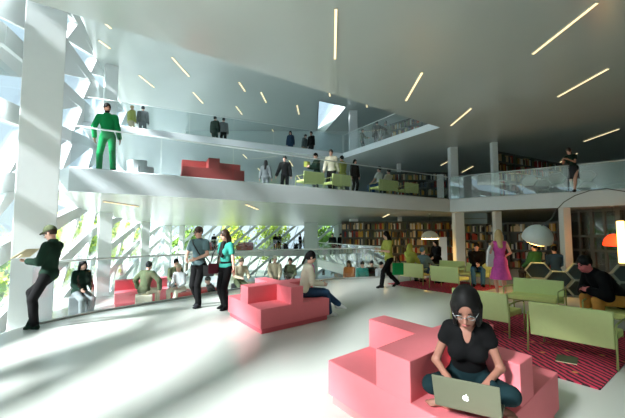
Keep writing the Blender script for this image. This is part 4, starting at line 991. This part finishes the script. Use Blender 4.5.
# ------------------------------------------------------------------ light
wd = bpy.data.worlds.new('sky'); scene.world = wd; wd.use_nodes = True; nt = wd.node_tree
bg = nt.nodes['Background']
tcn = nt.nodes.new('ShaderNodeTexCoord'); sp = nt.nodes.new('ShaderNodeSeparateXYZ'); cr = nt.nodes.new('ShaderNodeValToRGB')
nt.links.new(tcn.outputs['Generated'], sp.inputs[0]); nt.links.new(sp.outputs['Z'], cr.inputs['Fac'])
cr.color_ramp.elements[0].color = (.80, .94, 1.0, 1); cr.color_ramp.elements[1].color = (.45, .70, .92, 1); cr.color_ramp.elements[1].position = .9
nt.links.new(cr.outputs['Color'], bg.inputs['Color']); bg.inputs['Strength'].default_value = SKY
sd = bpy.data.lights.new('sun', 'SUN'); sd.energy = SUN; sd.angle = math.radians(8); sd.color = (1, .97, .95)
so = bpy.data.objects.new('sun', sd); COL.objects.link(so); so.location = (-20, -10, 30)
so.rotation_euler = Vector(SUNDIR).to_track_quat('-Z', 'Y').to_euler()

# ------------------------------------------------------------------ books: the 300 largest in view one by one, the rest as a mass
bpy.context.view_layer.update(); dg = bpy.context.evaluated_depsgraph_get()
def seen(p):
    o = Vector((0, 0, CAMZ)); d = (p-o); L = d.length; d.normalize(); org = o.copy()
    for _ in range(14):
        ok, hit, n, i, ob, m = scene.ray_cast(dg, org, d, distance=L)
        if not ok or (hit-o).length > L-.22: return True
        if not ob.name.startswith(('pane', 'window_')): return False
        org = hit+d*.003
    return False
rank = []
for i, bk in enumerate(BOOKS):
    x, y, c = proj(bk[0]+Vector((0, 0, bk[4]/2)))
    vis = 0 < x < 625 and 0 < y < 418 and seen(bk[0]+Vector((0, 0, bk[4]*.55)))
    rank.append(((bk[2]*bk[4])/(c*c) if vis else 0, i))
rank.sort(reverse=True)
mbk = [mat('%s book cover' % c[3], rgb(*c[:3]), .7, noise=.15, scale=6) for c in BC]
def bookmesh(t, d, h, m):
    b = MB(); b.box((0, 0, h/2), (t, d, h)); b.mi = 1; b.box((0, .006, h/2), (t*.8, d+.004, h*.96+.0))
    me = bpy.data.meshes.new('book'); b.bm.to_mesh(me); b.bm.free(); me.materials.append(m); me.materials.append(M_paper); return me
proto = {}
rest = MB()
for k, (a, i) in enumerate(rank):
    p, rz, t, d, h, c, zone = BOOKS[i]
    if k < 298 and a > 0:
        if c not in proto: 
            o = bpy.data.objects.new('book', bookmesh(.07, .2, .3, mbk[c])); proto[c] = o
        else: o = proto[c].copy()
        COL.objects.link(o); o.location = p; o.rotation_euler = (0, 0, rz); o.scale = (t/.07, 1, h/.3)
        tag(o, '%s-spined book standing in the %s bookcases' % (BC[c][3], zone), 'book', '%s books in the %s bookcases' % (BC[c][3], zone))
    else:
        rest.mi = c; rest.box(p+Vector((0, 0, h/2)), (t, d, h), rz)
tag(rest.build('books', mbk), 'the many small books filling the farther shelves', 'books', kind='stuff')

scene.view_settings.view_transform = 'Standard'; scene.view_settings.look = 'None'; scene.view_settings.gamma = 1
scene.view_settings.exposure = EXPO
scene.cycles.use_denoising = True
scene.cycles.max_bounces = 10; scene.cycles.diffuse_bounces = 6; scene.cycles.glossy_bounces = 5; scene.cycles.transparent_max_bounces = 40
scene.cycles.sample_clamp_indirect = 6
